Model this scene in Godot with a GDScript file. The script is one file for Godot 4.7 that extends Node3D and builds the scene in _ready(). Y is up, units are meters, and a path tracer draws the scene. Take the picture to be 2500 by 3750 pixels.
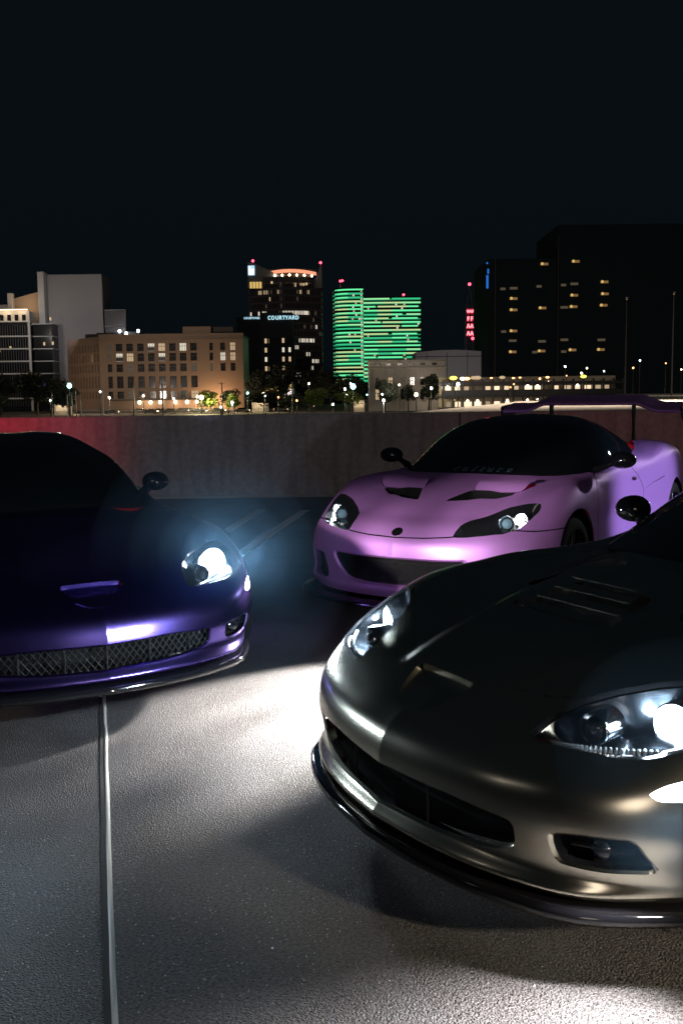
extends Node3D

func _ready() -> void:
	# ---- camera, sky, unseen low light, exposure
	var cam := Camera3D.new()
	cam.name = "camera"
	add_child(cam)
	cam.position = Vector3(0, 1.435, 0)
	cam.rotation = Vector3(-0.11541, 0, -0.01208)
	cam.fov = 54.19
	cam.near = 0.05
	cam.far = 4000
	cam.current = true
	var env := Environment.new()
	env.background_mode = Environment.BG_SKY
	var sky := ProceduralSkyMaterial.new()
	sky.sky_top_color = lin(0.0030, 0.0050, 0.0068)
	sky.sky_horizon_color = lin(0.0021, 0.0036, 0.0050)
	sky.sky_curve = 0.25
	sky.ground_bottom_color = lin(0.003, 0.004, 0.005)
	sky.ground_horizon_color = lin(0.003, 0.005, 0.0075)
	env.sky = Sky.new()
	env.sky.sky_material = sky
	env.tonemap_mode = Environment.TONE_MAPPER_LINEAR
	env.tonemap_exposure = 1.0
	env.volumetric_fog_enabled = true
	env.volumetric_fog_density = 0.0
	env.sdfgi_enabled = true
	env.ssao_enabled = true
	env.ssil_enabled = true
	var we := WorldEnvironment.new()
	we.name = "world_environment"
	we.environment = env
	add_child(we)
	var dir_light := DirectionalLight3D.new()
	dir_light.name = "unseen_low_light"  # unseen soft source low behind the camera, placed to light the parapet
	add_child(dir_light)
	dir_light.rotation = Vector3(deg_to_rad(-13), deg_to_rad(-14), 0)
	dir_light.light_energy = 0.045
	dir_light.light_color = Color(1.0, 0.93, 0.88)
	dir_light.light_angular_distance = 14.0
	dir_light.sky_mode = DirectionalLight3D.SKY_MODE_LIGHT_ONLY
	dir_light.shadow_enabled = true
	build_deck()
	build_cars()
	build_city()
	build_lamp_glow()

# ---------------------------------------------------------------- naming and nodes
var taken := {}

func numbered(called: String) -> String:
	if not taken.has(called):
		taken[called] = 0
		return called
	taken[called] += 1
	return "%s_%03d" % [called, taken[called]]

func tag(o: Node3D, label: String, category: String, group := "", kind := "") -> Node3D:
	if label: o.set_meta("label", label)
	if category: o.set_meta("category", category)
	if group: o.set_meta("group", group)
	if kind: o.set_meta("kind", kind)
	return o

func thing(called: String, label: String, category: String, at := Vector3.ZERO, turn := 0.0, group := "") -> Node3D:
	var o := Node3D.new()
	o.name = numbered(called)
	add_child(o)
	o.position = at
	o.rotation.y = turn
	tag(o, label, category, group)
	return o

func part(called: String, mesh: Mesh, mat: Material, parent: Node = null, at := Vector3.ZERO, turn := Vector3.ZERO) -> MeshInstance3D:
	var o := MeshInstance3D.new()
	o.mesh = mesh
	o.material_override = mat
	o.position = at
	o.rotation = turn
	if parent == null:
		o.name = numbered(called)
		add_child(o)
	else:
		var n := called
		var i := 0
		while parent.has_node(NodePath(n)):
			i += 1
			n = "%s_%03d" % [called, i]
		o.name = n
		parent.add_child(o, true)
	return o

func structure(called: String, mesh: Mesh, mat: Material, at := Vector3.ZERO, turn := Vector3.ZERO) -> MeshInstance3D:
	var o := part(called, mesh, mat, null, at, turn)
	o.set_meta("kind", "structure")
	return o

# ---------------------------------------------------------------- materials
func lin(r: float, g: float, b: float) -> Color:
	return Color(r, g, b).linear_to_srgb()

func mat(c: Color, rough := 0.6, metal := 0.0, spec := 0.5) -> StandardMaterial3D:
	var m := StandardMaterial3D.new()
	m.albedo_color = c.linear_to_srgb()
	m.roughness = rough
	m.metallic = metal
	m.metallic_specular = spec
	return m

func glow(c: Color, energy: float) -> StandardMaterial3D:
	var m := mat(Color(0.02, 0.02, 0.02), 0.5)
	m.emission_enabled = true
	m.emission = c.linear_to_srgb()
	m.emission_energy_multiplier = energy
	return m

# ---------------------------------------------------------------- mesh pieces: {P, N, I}
func new_m() -> Dictionary:
	return {"P": PackedVector3Array(), "N": PackedVector3Array(), "I": PackedInt32Array()}

func to_mesh(m: Dictionary) -> ArrayMesh:
	var a := []
	a.resize(Mesh.ARRAY_MAX)
	a[Mesh.ARRAY_VERTEX] = m.P
	a[Mesh.ARRAY_NORMAL] = m.N
	a[Mesh.ARRAY_INDEX] = m.I
	if m.has("UV"): a[Mesh.ARRAY_TEX_UV] = m.UV
	var am := ArrayMesh.new()
	if m.I.size() > 0:
		am.add_surface_from_arrays(Mesh.PRIMITIVE_TRIANGLES, a)
	return am

func join(a: Dictionary, b: Dictionary) -> void:
	var o: int = a.P.size()
	a.P.append_array(b.P)
	a.N.append_array(b.N)
	var ii: PackedInt32Array = a.I
	for i in b.I:
		ii.append(i + o)
	a.I = ii

func mirrored(m: Dictionary) -> Dictionary:
	var r := new_m()
	for p in m.P: r.P.append(Vector3(-p.x, p.y, p.z))
	for n in m.N: r.N.append(Vector3(-n.x, n.y, n.z))
	for t in range(0, m.I.size(), 3):
		r.I.append(m.I[t])
		r.I.append(m.I[t + 2])
		r.I.append(m.I[t + 1])
	return r

func both(m: Dictionary) -> Dictionary:
	var r := new_m()
	join(r, m)
	join(r, mirrored(m))
	return r

func smooth(m: Dictionary) -> Dictionary:
	var n := PackedVector3Array()
	n.resize(m.P.size())
	for t in range(0, m.I.size(), 3):
		var a: Vector3 = m.P[m.I[t]]
		var c: Vector3 = (m.P[m.I[t + 2]] - a).cross(m.P[m.I[t + 1]] - a)
		for k in 3: n[m.I[t + k]] += c
	for i in n.size(): n[i] = n[i].normalized() if n[i].length_squared() > 1e-20 else Vector3.UP
	m.N = n
	return m

# chord-length Catmull-Rom through points, sub steps per span; counts[i] samples on span i
func spline(p: PackedVector3Array, counts: PackedInt32Array, mirror_start := false) -> PackedVector3Array:
	var n := p.size()
	var out := PackedVector3Array()
	for i in n - 1:
		var d := maxf((p[i + 1] - p[i]).length(), 1e-6)
		var m0: Vector3
		var m1: Vector3
		if i > 0:
			var dp := maxf((p[i] - p[i - 1]).length(), 1e-6)
			m0 = ((p[i] - p[i - 1]) / dp * d + (p[i + 1] - p[i]) / d * dp) / (d + dp) * d
		elif mirror_start:
			m0 = Vector3(p[1].x - p[0].x, 0, 0)
		else:
			m0 = p[1] - p[0]
		if i < n - 2:
			var dn := maxf((p[i + 2] - p[i + 1]).length(), 1e-6)
			m1 = ((p[i + 1] - p[i]) / d * dn + (p[i + 2] - p[i + 1]) / dn * d) / (d + dn) * d
		else:
			m1 = p[n - 1] - p[n - 2]
		for k in counts[i]:
			var t := float(k) / counts[i]
			var t2 := t * t
			var t3 := t2 * t
			out.append(p[i] * (2 * t3 - 3 * t2 + 1) + m0 * (t3 - 2 * t2 + t) + p[i + 1] * (3 * t2 - 2 * t3) + m1 * (t3 - t2))
	out.append(p[n - 1])
	return out

# rows: control rows, each a flat list x,y,z per station. Half surface (x >= 0), front faces outwards.
func net(rows: Array, su: PackedInt32Array, sv: PackedInt32Array, crease_rows: int) -> Dictionary:
	var lines := []
	for r in rows.size():
		var f: Array = rows[r]
		var p := PackedVector3Array()
		for i in range(0, f.size(), 3): p.append(Vector3(f[i], f[i + 1], f[i + 2]))
		lines.append(spline(p, su, r >= crease_rows))
	var nu: int = lines[0].size()
	var m := new_m()
	var nv := 0
	for u in nu:
		var c := PackedVector3Array()
		for r in lines.size(): c.append(lines[r][u])
		var col := spline(c, sv)
		nv = col.size()
		m.P.append_array(col)
	for u in nu - 1:
		for v in nv - 1:
			var a := u * nv + v
			m.I.append_array(PackedInt32Array([a, a + 1, a + nv, a + 1, a + nv + 1, a + nv]))
	for i in m.P.size():
		if i < nv: m.P[i] = Vector3(0, m.P[i].y, m.P[i].z)
	smooth(m)
	for v in nv:
		if v >= crease_rows * sv[0]:
			m.N[v] = Vector3(0, m.N[v].y, m.N[v].z).normalized()
	return m

# splits a mesh where a field (one number a vertex) changes sign: [part below zero, part above]
func cut(m: Dictionary, f: PackedFloat32Array) -> Array:
	var sides := [new_m(), new_m()]
	var maps := [{}, {}]
	for t in range(0, m.I.size(), 3):
		for s in 2:
			var poly := []
			for k in 3:
				var a: int = m.I[t + k]
				var b: int = m.I[t + (k + 1) % 3]
				var fa := f[a] if s == 1 else -f[a]
				var fb := f[b] if s == 1 else -f[b]
				if fa >= 0: poly.append(_vert(m, sides[s], maps[s], a, a, 0.0))
				if (fa < 0) != (fb < 0):
					if a < b: poly.append(_vert(m, sides[s], maps[s], a, b, fa / (fa - fb)))
					else: poly.append(_vert(m, sides[s], maps[s], b, a, fb / (fb - fa)))
			for k in range(1, poly.size() - 1):
				if poly[0] != poly[k] and poly[k] != poly[k + 1] and poly[0] != poly[k + 1]:
					sides[s].I.append(poly[0])
					sides[s].I.append(poly[k])
					sides[s].I.append(poly[k + 1])
	return sides

func _vert(m: Dictionary, o: Dictionary, map: Dictionary, a: int, b: int, t: float) -> int:
	var key := a * 16777216 + b if a != b else -1 - a
	if map.has(key): return map[key]
	var i: int = o.P.size()
	map[key] = i
	if a == b:
		o.P.append(m.P[a])
		o.N.append(m.N[a])
	else:
		o.P.append(m.P[a].lerp(m.P[b], t))
		o.N.append(m.N[a].lerp(m.N[b], t).normalized())
	return i

# signed distance to a closed polygon, below zero inside
func sd(p: Vector2, poly: PackedVector2Array) -> float:
	var d := 1e9
	var inside := false
	var j := poly.size() - 1
	for i in poly.size():
		var a := poly[i]
		var e := poly[j] - a
		var w := p - a
		var q := w - e * clampf(w.dot(e) / e.dot(e), 0, 1)
		d = minf(d, q.length_squared())
		if (poly[i].y > p.y) != (poly[j].y > p.y) and p.x < (poly[j].x - poly[i].x) * (p.y - poly[i].y) / (poly[j].y - poly[i].y) + poly[i].x:
			inside = not inside
		j = i
	return -sqrt(d) if inside else sqrt(d)

# rounded polygon: corners cut by a quadratic curve of the given reach
func rounded(poly: PackedVector2Array, reach: float, steps := 5) -> PackedVector2Array:
	var out := PackedVector2Array()
	var n := poly.size()
	for i in n:
		var a := poly[i]
		var p := poly[(i + n - 1) % n]
		var q := poly[(i + 1) % n]
		var u := a + (p - a).limit_length(minf(reach, (p - a).length() * 0.49))
		var v := a + (q - a).limit_length(minf(reach, (q - a).length() * 0.49))
		for k in steps + 1:
			var t := float(k) / steps
			out.append(u.lerp(a, t).lerp(a.lerp(v, t), t))
	return out

func pv(f: Array) -> PackedVector2Array:
	var o := PackedVector2Array()
	for i in range(0, f.size(), 2): o.append(Vector2(f[i], f[i + 1]))
	return o

# field of a polygon seen along an axis: "front" (x, y), "top" (x, z), "side" (z, y); ok tells which vertices it may reach
func field(m: Dictionary, poly: PackedVector2Array, view: String, ok: Callable, mirror := true) -> PackedFloat32Array:
	var f := PackedFloat32Array()
	f.resize(m.P.size())
	var box := Rect2(poly[0], Vector2.ZERO)
	for q in poly: box = box.expand(q)
	box = box.grow(0.12)
	for i in m.P.size():
		var p: Vector3 = m.P[i]
		var x := absf(p.x) if mirror else p.x
		var q := Vector2(x, p.y) if view == "front" else Vector2(x, p.z) if view == "top" else Vector2(p.z, p.y)
		f[i] = sd(q, poly) if box.has_point(q) and ok.call(p) else 0.2
	return f

func shifted(f: PackedFloat32Array, by: float) -> PackedFloat32Array:
	var o := f.duplicate()
	for i in o.size(): o[i] += by
	return o

# ---------------------------------------------------------------- solids
func quad(m: Dictionary, a: Vector3, b: Vector3, c: Vector3, d: Vector3) -> void:
	# a b c d counter-clockwise seen from outside
	var n := (b - a).cross(d - a)
	if n.length_squared() < 1e-18: n = (c - b).cross(a - b)
	n = n.normalized()
	var o: int = m.P.size()
	m.P.append_array(PackedVector3Array([a, b, c, d]))
	m.N.append_array(PackedVector3Array([n, n, n, n]))
	m.I.append_array(PackedInt32Array([o, o + 2, o + 1, o, o + 3, o + 2]))

func box(m: Dictionary, c: Vector3, s: Vector3, b := Basis.IDENTITY) -> Dictionary:
	var h := s / 2
	var v := []
	for i in 8:
		v.append(c + b * Vector3(h.x * (1 if i & 1 else -1), h.y * (1 if i & 2 else -1), h.z * (1 if i & 4 else -1)))
	quad(m, v[4], v[5], v[7], v[6])
	quad(m, v[1], v[0], v[2], v[3])
	quad(m, v[5], v[1], v[3], v[7])
	quad(m, v[0], v[4], v[6], v[2])
	quad(m, v[6], v[7], v[3], v[2])
	quad(m, v[0], v[1], v[5], v[4])
	return m

func bx(c: Vector3, s: Vector3, b := Basis.IDENTITY) -> ArrayMesh:
	return to_mesh(box(new_m(), c, s, b))

# box with chamfered edges
func cbx(m: Dictionary, c: Vector3, s: Vector3, ch: float, b := Basis.IDENTITY) -> Dictionary:
	var h := s / 2
	var pts := []
	for sx in [-1, 1]:
		for sy in [-1, 1]:
			for sz in [-1, 1]:
				var k := Vector3(sx * h.x, sy * h.y, sz * h.z)
				pts.append([k - Vector3(0, sy, sz) * ch, k - Vector3(sx, 0, sz) * ch, k - Vector3(sx, sy, 0) * ch])
	var at := func(x: int, y: int, z: int, a: int) -> Vector3: return c + b * (pts[x * 4 + y * 2 + z][a])
	for x in 2:
		var q := [at.call(x, 0, 0, 0), at.call(x, 1, 0, 0), at.call(x, 1, 1, 0), at.call(x, 0, 1, 0)]
		if x == 0: q.reverse()
		quad(m, q[0], q[1], q[2], q[3])
	for y in 2:
		var q := [at.call(0, y, 0, 1), at.call(0, y, 1, 1), at.call(1, y, 1, 1), at.call(1, y, 0, 1)]
		if y == 0: q.reverse()
		quad(m, q[0], q[1], q[2], q[3])
	for z in 2:
		var q := [at.call(0, 0, z, 2), at.call(1, 0, z, 2), at.call(1, 1, z, 2), at.call(0, 1, z, 2)]
		if z == 0: q.reverse()
		quad(m, q[0], q[1], q[2], q[3])
	for i in 2:
		for j in 2:
			out_quad(m, c, at.call(i, j, 0, 0), at.call(i, j, 1, 0), at.call(i, j, 1, 1), at.call(i, j, 0, 1))
			out_quad(m, c, at.call(i, 0, j, 0), at.call(i, 1, j, 0), at.call(i, 1, j, 2), at.call(i, 0, j, 2))
			out_quad(m, c, at.call(0, i, j, 1), at.call(1, i, j, 1), at.call(1, i, j, 2), at.call(0, i, j, 2))
			for k in 2:
				var a: Vector3 = at.call(i, j, k, 0)
				out_quad(m, c, a, at.call(i, j, k, 1), at.call(i, j, k, 2), a)
	return m

func out_quad(m: Dictionary, c: Vector3, p: Vector3, q: Vector3, r: Vector3, s: Vector3) -> void:
	if (q - p).cross(r - p).dot((p + r) / 2 - c) < 0: quad(m, s, r, q, p)
	else: quad(m, p, q, r, s)

# tube along points
func tube(m: Dictionary, pts: PackedVector3Array, rad: Variant, sides := 8, closed := false, caps := true) -> Dictionary:
	var n := pts.size()
	var base: int = m.P.size()
	var up := Vector3.UP
	for i in n:
		var t := ((pts[(i + 1) % n] if closed or i < n - 1 else pts[i]) - (pts[(i + n - 1) % n] if closed or i > 0 else pts[i])).normalized()
		if i == 0: up = Vector3.RIGHT if absf(t.y) > 0.9 else Vector3.UP
		var side := t.cross(up).normalized()
		up = side.cross(t).normalized()
		var r: float = rad if rad is float or rad is int else rad[i]
		for k in sides:
			var a := TAU * k / sides
			var d := side * cos(a) + up * sin(a)
			m.P.append(pts[i] + d * r)
			m.N.append(d)
	var spans := n if closed else n - 1
	for i in spans:
		for k in sides:
			var a := base + i * sides + k
			var b := base + i * sides + (k + 1) % sides
			var c := base + ((i + 1) % n) * sides + k
			var d := base + ((i + 1) % n) * sides + (k + 1) % sides
			m.I.append_array(PackedInt32Array([a, b, c, b, d, c]))
	if caps and not closed:
		for e in 2:
			var i := 0 if e == 0 else n - 1
			var dirn := (pts[0] - pts[1] if e == 0 else pts[n - 1] - pts[n - 2]).normalized()
			var o: int = m.P.size()
			for k in sides:
				m.P.append(m.P[base + i * sides + k])
				m.N.append(dirn)
			for k in range(1, sides - 1):
				if e == 0: m.I.append_array(PackedInt32Array([o, o + k + 1, o + k]))
				else: m.I.append_array(PackedInt32Array([o, o + k, o + k + 1]))
	return m

# turned profile: pairs (radius, along) round an axis
func lathe(m: Dictionary, prof: PackedVector2Array, sides: int, at := Transform3D.IDENTITY, sharp := false) -> Dictionary:
	var s := new_m()
	var rows := prof.size()
	for i in rows:
		for k in sides:
			var a := TAU * k / sides
			s.P.append(at * Vector3(prof[i].x * cos(a), prof[i].y, prof[i].x * sin(a)))
	for i in rows - 1:
		for k in sides:
			var a := i * sides + k
			var b := i * sides + (k + 1) % sides
			s.I.append_array(PackedInt32Array([a, a + sides, b, b, a + sides, b + sides]))
	if sharp:
		var f := new_m()
		for t in range(0, s.I.size(), 3):
			var o: int = f.P.size()
			for k in 3: f.P.append(s.P[s.I[t + k]])
			f.I.append_array(PackedInt32Array([o, o + 1, o + 2]))
		s = f
	smooth(s)
	join(m, s)
	return m

func ball(m: Dictionary, c: Vector3, r: Vector3, rings := 8, sides := 12) -> Dictionary:
	var pr := PackedVector2Array()
	for i in rings + 1:
		var a := -PI / 2 + PI * i / rings
		pr.append(Vector2(maxf(cos(a), 0.001), sin(a)))
	return lathe(m, pr, sides, Transform3D(Basis.from_scale(r), c))

# flat outline (x, y) given a thickness along +z, placed by a transform; outline counter-clockwise
func plate(m: Dictionary, poly: PackedVector2Array, thick: float, at := Transform3D.IDENTITY) -> Dictionary:
	if Geometry2D.is_polygon_clockwise(poly):
		poly = poly.duplicate()
		poly.reverse()
	var tri := Geometry2D.triangulate_polygon(poly)
	var n := poly.size()
	for s in 2:
		var o: int = m.P.size()
		var nn := (at.basis * Vector3(0, 0, 1 if s else -1)).normalized()
		for q in poly:
			m.P.append(at * Vector3(q.x, q.y, thick if s else 0.0))
			m.N.append(nn)
		for t in range(0, tri.size(), 3):
			var a := poly[tri[t]]
			var ccw := (poly[tri[t + 1]] - a).cross(poly[tri[t + 2]] - a) > 0
			if ccw == (s == 1): m.I.append_array(PackedInt32Array([o + tri[t], o + tri[t + 2], o + tri[t + 1]]))
			else: m.I.append_array(PackedInt32Array([o + tri[t], o + tri[t + 1], o + tri[t + 2]]))
	for i in n:
		var p := poly[i]
		var q := poly[(i + 1) % n]
		quad(m, at * Vector3(p.x, p.y, 0), at * Vector3(q.x, q.y, 0), at * Vector3(q.x, q.y, thick), at * Vector3(p.x, p.y, thick))
	return m

# pieces of a cut-out pushed inwards by a depth that grows with the distance from its edge
func sunk(m: Dictionary, f: PackedFloat32Array, slope: float, most: float, along := Vector3.ZERO) -> Dictionary:
	var r := {"P": m.P.duplicate(), "N": m.N.duplicate(), "I": m.I.duplicate()}
	for i in r.P.size():
		var d := minf(maxf(-f[i], 0.0) * slope, most)
		r.P[i] -= (m.N[i] if along == Vector3.ZERO else along) * d
	smooth(r)
	return r

func poly_field(m: Dictionary, poly: PackedVector2Array, view: String) -> PackedFloat32Array:
	return field(m, poly, view, func(_p): return true)

# ---------------------------------------------------------------- body control nets: half cars, stations from the nose round to the tail
# x to the car's left, y up, z forward; the front axle stands at z = 0
const COUPE_BODY := [
	[0,0.19,0.9, 0.25,0.19,0.875, 0.46,0.19,0.821, 0.635,0.19,0.728, 0.75,0.19,0.57, 0.835,0.19,0.4, 0.93,0.13,0, 0.91,0.13,-0.4, 0.88,0.13,-0.95, 0.89,0.13,-1.6, 0.93,0.13,-2.2, 0.94,0.14,-2.685, 0.9,0.17,-3.1, 0.72,0.2,-3.38, 0,0.2,-3.45],
	[0,0.222,0.955, 0.25,0.222,0.93, 0.48,0.222,0.871, 0.665,0.222,0.773, 0.785,0.222,0.6, 0.865,0.222,0.4, 0.95,0.2,0, 0.925,0.2,-0.4, 0.89,0.2,-0.95, 0.9,0.2,-1.6, 0.945,0.2,-2.2, 0.96,0.21,-2.685, 0.92,0.24,-3.1, 0.74,0.27,-3.41, 0,0.27,-3.49],
	[0,0.264,0.928, 0.25,0.264,0.905, 0.474,0.264,0.8496, 0.66,0.264,0.7578, 0.79,0.264,0.598, 0.875,0.264,0.4, 0.955,0.29,0, 0.93,0.29,-0.4, 0.89,0.29,-0.95, 0.9,0.29,-1.6, 0.95,0.29,-2.2, 0.965,0.3,-2.685, 0.925,0.32,-3.1, 0.745,0.35,-3.42, 0,0.35,-3.5],
	[0,.372,.932, .25,.372,.907, .485,.375,.855, .68,.38,.768, .825,.385,.615, .91,.39,.40, .958,.40,0, .93,.40,-.40, .885,.40,-.95, .895,.40,-1.6, .95,.41,-2.2, .967,.42,-2.685, .93,.44,-3.1, .75,.47,-3.42, 0,.47,-3.50],
	[0,.467,.906, .245,.465,.884, .475,.47,.835, .67,.475,.752, .818,.48,.605, .905,.49,.40, .957,.50,0, .93,.51,-.40, .88,.50,-.95, .89,.51,-1.6, .947,.52,-2.2, .965,.54,-2.685, .925,.56,-3.1, .748,.58,-3.42, 0,.58,-3.50],
	[0,.535,.82, .24,.535,.805, .452,.548,.752, .645,.56,.68, .795,.573,.565, .888,.59,.39, .948,.63,0, .92,.62,-.40, .875,.60,-.95, .885,.62,-1.6, .94,.64,-2.2, .96,.68,-2.685, .91,.70,-3.1, .74,.71,-3.42, 0,.71,-3.50],
	[0,.607,.68, .20,.610,.665, .39,.635,.60, .565,.663,.51, .715,.69,.42, .815,.715,.29, .90,.748,0, .885,.75,-.40, .868,.72,-.95, .878,.73,-1.6, .925,.76,-2.2, .935,.80,-2.685, .885,.81,-3.1, .73,.81,-3.43, 0,.81,-3.51],
	[0,.695,.36, .17,.700,.35, .33,.712,.30, .48,.738,.23, .61,.765,.15, .70,.785,.05, .80,.80,-.08, .82,.81,-.42, .855,.81,-.95, .86,.82,-1.6, .88,.85,-2.2, .87,.885,-2.685, .82,.89,-3.1, .69,.87,-3.43, 0,.87,-3.50],
	[0,.775,.0, .15,.778,0, .29,.775,-.03, .42,.775,-.08, .53,.782,-.13, .61,.793,-.20, .70,.808,-.28, .75,.815,-.48, .835,.855,-.96, .835,.875,-1.6, .80,.905,-2.2, .78,.92,-2.685, .72,.92,-3.1, .60,.905,-3.40, 0,.905,-3.46],
	[0,.845,-.36, .14,.843,-.37, .27,.838,-.39, .385,.832,-.42, .485,.826,-.46, .565,.82,-.51, .64,.815,-.56, .70,.82,-.66, .80,.875,-1.0, .80,.90,-1.6, .76,.92,-2.2, .70,.93,-2.685, .62,.93,-3.1, .50,.92,-3.35, 0,.92,-3.42],
]
const COUPE_CABIN := [
	[0,.835,-.34, .14,.833,-.35, .27,.828,-.37, .385,.822,-.40, .485,.816,-.44, .565,.81,-.49, .645,.805,-.545, .705,.81,-.65, .80,.865,-1.0, .80,.89,-1.6, .76,.91,-2.2, .70,.92,-2.685, .62,.92,-3.1, .50,.91,-3.35, 0,.91,-3.42],
	[0,1.0,-.70, .13,.998,-.71, .25,.995,-.735, .355,.99,-.77, .45,.985,-.82, .52,.98,-.875, .585,.975,-.93, .63,.985,-.99, .725,1.0,-1.15, .72,1.02,-1.6, .66,1.02,-2.1, .60,1.0,-2.5, .54,.98,-2.85, .40,.97,-3.05, 0,.975,-3.10],
	[0,1.12,-1.02, .115,1.119,-1.03, .22,1.116,-1.05, .315,1.112,-1.08, .40,1.108,-1.12, .46,1.103,-1.16, .515,1.098,-1.21, .555,1.10,-1.25, .63,1.105,-1.37, .635,1.12,-1.65, .56,1.10,-2.05, .50,1.07,-2.35, .43,1.04,-2.6, .30,1.03,-2.75, 0,1.04,-2.80],
	[0,1.188,-1.28, .10,1.187,-1.285, .19,1.185,-1.30, .275,1.182,-1.325, .345,1.178,-1.35, .395,1.175,-1.38, .44,1.17,-1.41, .47,1.172,-1.45, .51,1.175,-1.53, .50,1.18,-1.72, .42,1.16,-2.0, .36,1.135,-2.2, .30,1.105,-2.4, .20,1.09,-2.5, 0,1.10,-2.50],
	[0,1.222,-1.55, .05,1.222,-1.55, .09,1.222,-1.56, .13,1.221,-1.57, .16,1.22,-1.58, .18,1.22,-1.60, .20,1.219,-1.62, .20,1.219,-1.65, .20,1.218,-1.70, .20,1.213,-1.80, .18,1.20,-1.95, .15,1.183,-2.08, .12,1.165,-2.2, .08,1.15,-2.3, 0,1.15,-2.32],
	[0,1.226,-1.68, 0,1.226,-1.68, 0,1.226,-1.69, 0,1.226,-1.70, 0,1.225,-1.71, 0,1.225,-1.72, 0,1.224,-1.73, 0,1.224,-1.74, 0,1.222,-1.77, 0,1.217,-1.83, 0,1.208,-1.92, 0,1.195,-2.02, 0,1.183,-2.10, 0,1.17,-2.18, 0,1.165,-2.22],
]
const SPORT_BODY := [
	[0,.14,.86, .25,.14,.845, .46,.14,.80, .64,.14,.71, .78,.14,.565, .85,.14,.41, .885,.14,0, .87,.14,-.40, .855,.14,-.9, .86,.14,-1.45, .89,.14,-2.05, .90,.15,-2.575, .87,.18,-3.0, .68,.20,-3.34, 0,.20,-3.45],
	[0,.20,.905, .25,.20,.89, .475,.20,.84, .67,.20,.745, .81,.20,.595, .88,.20,.42, .905,.20,0, .89,.20,-.40, .87,.20,-.9, .875,.20,-1.45, .905,.20,-2.05, .92,.21,-2.575, .89,.24,-3.0, .70,.27,-3.37, 0,.27,-3.48],
	[0,.25,.885, .25,.25,.87, .47,.25,.82, .665,.25,.73, .805,.25,.585, .878,.25,.415, .91,.25,0, .895,.25,-.40, .875,.25,-.9, .88,.25,-1.45, .91,.25,-2.05, .925,.26,-2.575, .895,.30,-3.0, .70,.34,-3.38, 0,.34,-3.49],
	[0,.41,.905, .25,.41,.89, .475,.412,.84, .67,.412,.742, .812,.41,.592, .882,.40,.415, .918,.40,0, .90,.40,-.40, .872,.40,-.9, .88,.40,-1.45, .913,.40,-2.05, .93,.41,-2.575, .90,.44,-3.0, .705,.47,-3.39, 0,.47,-3.50],
	[0,.515,.885, .25,.515,.87, .465,.518,.818, .655,.522,.722, .795,.525,.575, .872,.53,.40, .918,.54,0, .90,.53,-.40, .87,.50,-.9, .878,.51,-1.45, .91,.53,-2.05, .93,.56,-2.575, .90,.58,-3.0, .705,.60,-3.39, 0,.60,-3.50],
	[0,.575,.825, .235,.575,.808, .425,.577,.762, .605,.59,.672, .752,.605,.53, .845,.63,.36, .908,.70,0, .893,.67,-.40, .868,.60,-.9, .876,.62,-1.45, .908,.66,-2.05, .925,.745,-2.575, .895,.72,-3.0, .70,.72,-3.40, 0,.72,-3.51],
	[0,.655,.60, .21,.658,.585, .40,.665,.55, .56,.688,.47, .685,.718,.37, .78,.75,.25, .855,.80,-.02, .855,.79,-.40, .86,.70,-.9, .868,.72,-1.45, .893,.79,-2.05, .898,.865,-2.55, .86,.84,-3.0, .68,.83,-3.38, 0,.82,-3.50],
	[0,.745,.28, .19,.745,.27, .36,.75,.24, .50,.768,.17, .605,.795,.08, .68,.82,-.03, .755,.84,-.15, .80,.84,-.42, .848,.79,-.9, .85,.82,-1.45, .855,.885,-2.05, .83,.925,-2.52, .78,.91,-2.95, .60,.90,-3.30, 0,.90,-3.42],
	[0,.81,-.03, .17,.81,-.03, .32,.81,-.06, .445,.816,-.10, .545,.826,-.15, .615,.836,-.21, .685,.85,-.31, .745,.852,-.46, .822,.845,-.9, .818,.885,-1.45, .785,.93,-2.0, .72,.95,-2.45, .66,.94,-2.85, .50,.93,-3.15, 0,.925,-3.30],
	[0,.86,-.30, .16,.858,-.305, .30,.856,-.325, .42,.853,-.36, .51,.85,-.40, .58,.85,-.445, .64,.853,-.50, .70,.858,-.60, .785,.88,-.95, .78,.92,-1.45, .70,.955,-1.95, .60,.965,-2.3, .50,.96,-2.6, .36,.95,-2.9, 0,.94,-3.05],
]
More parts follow.
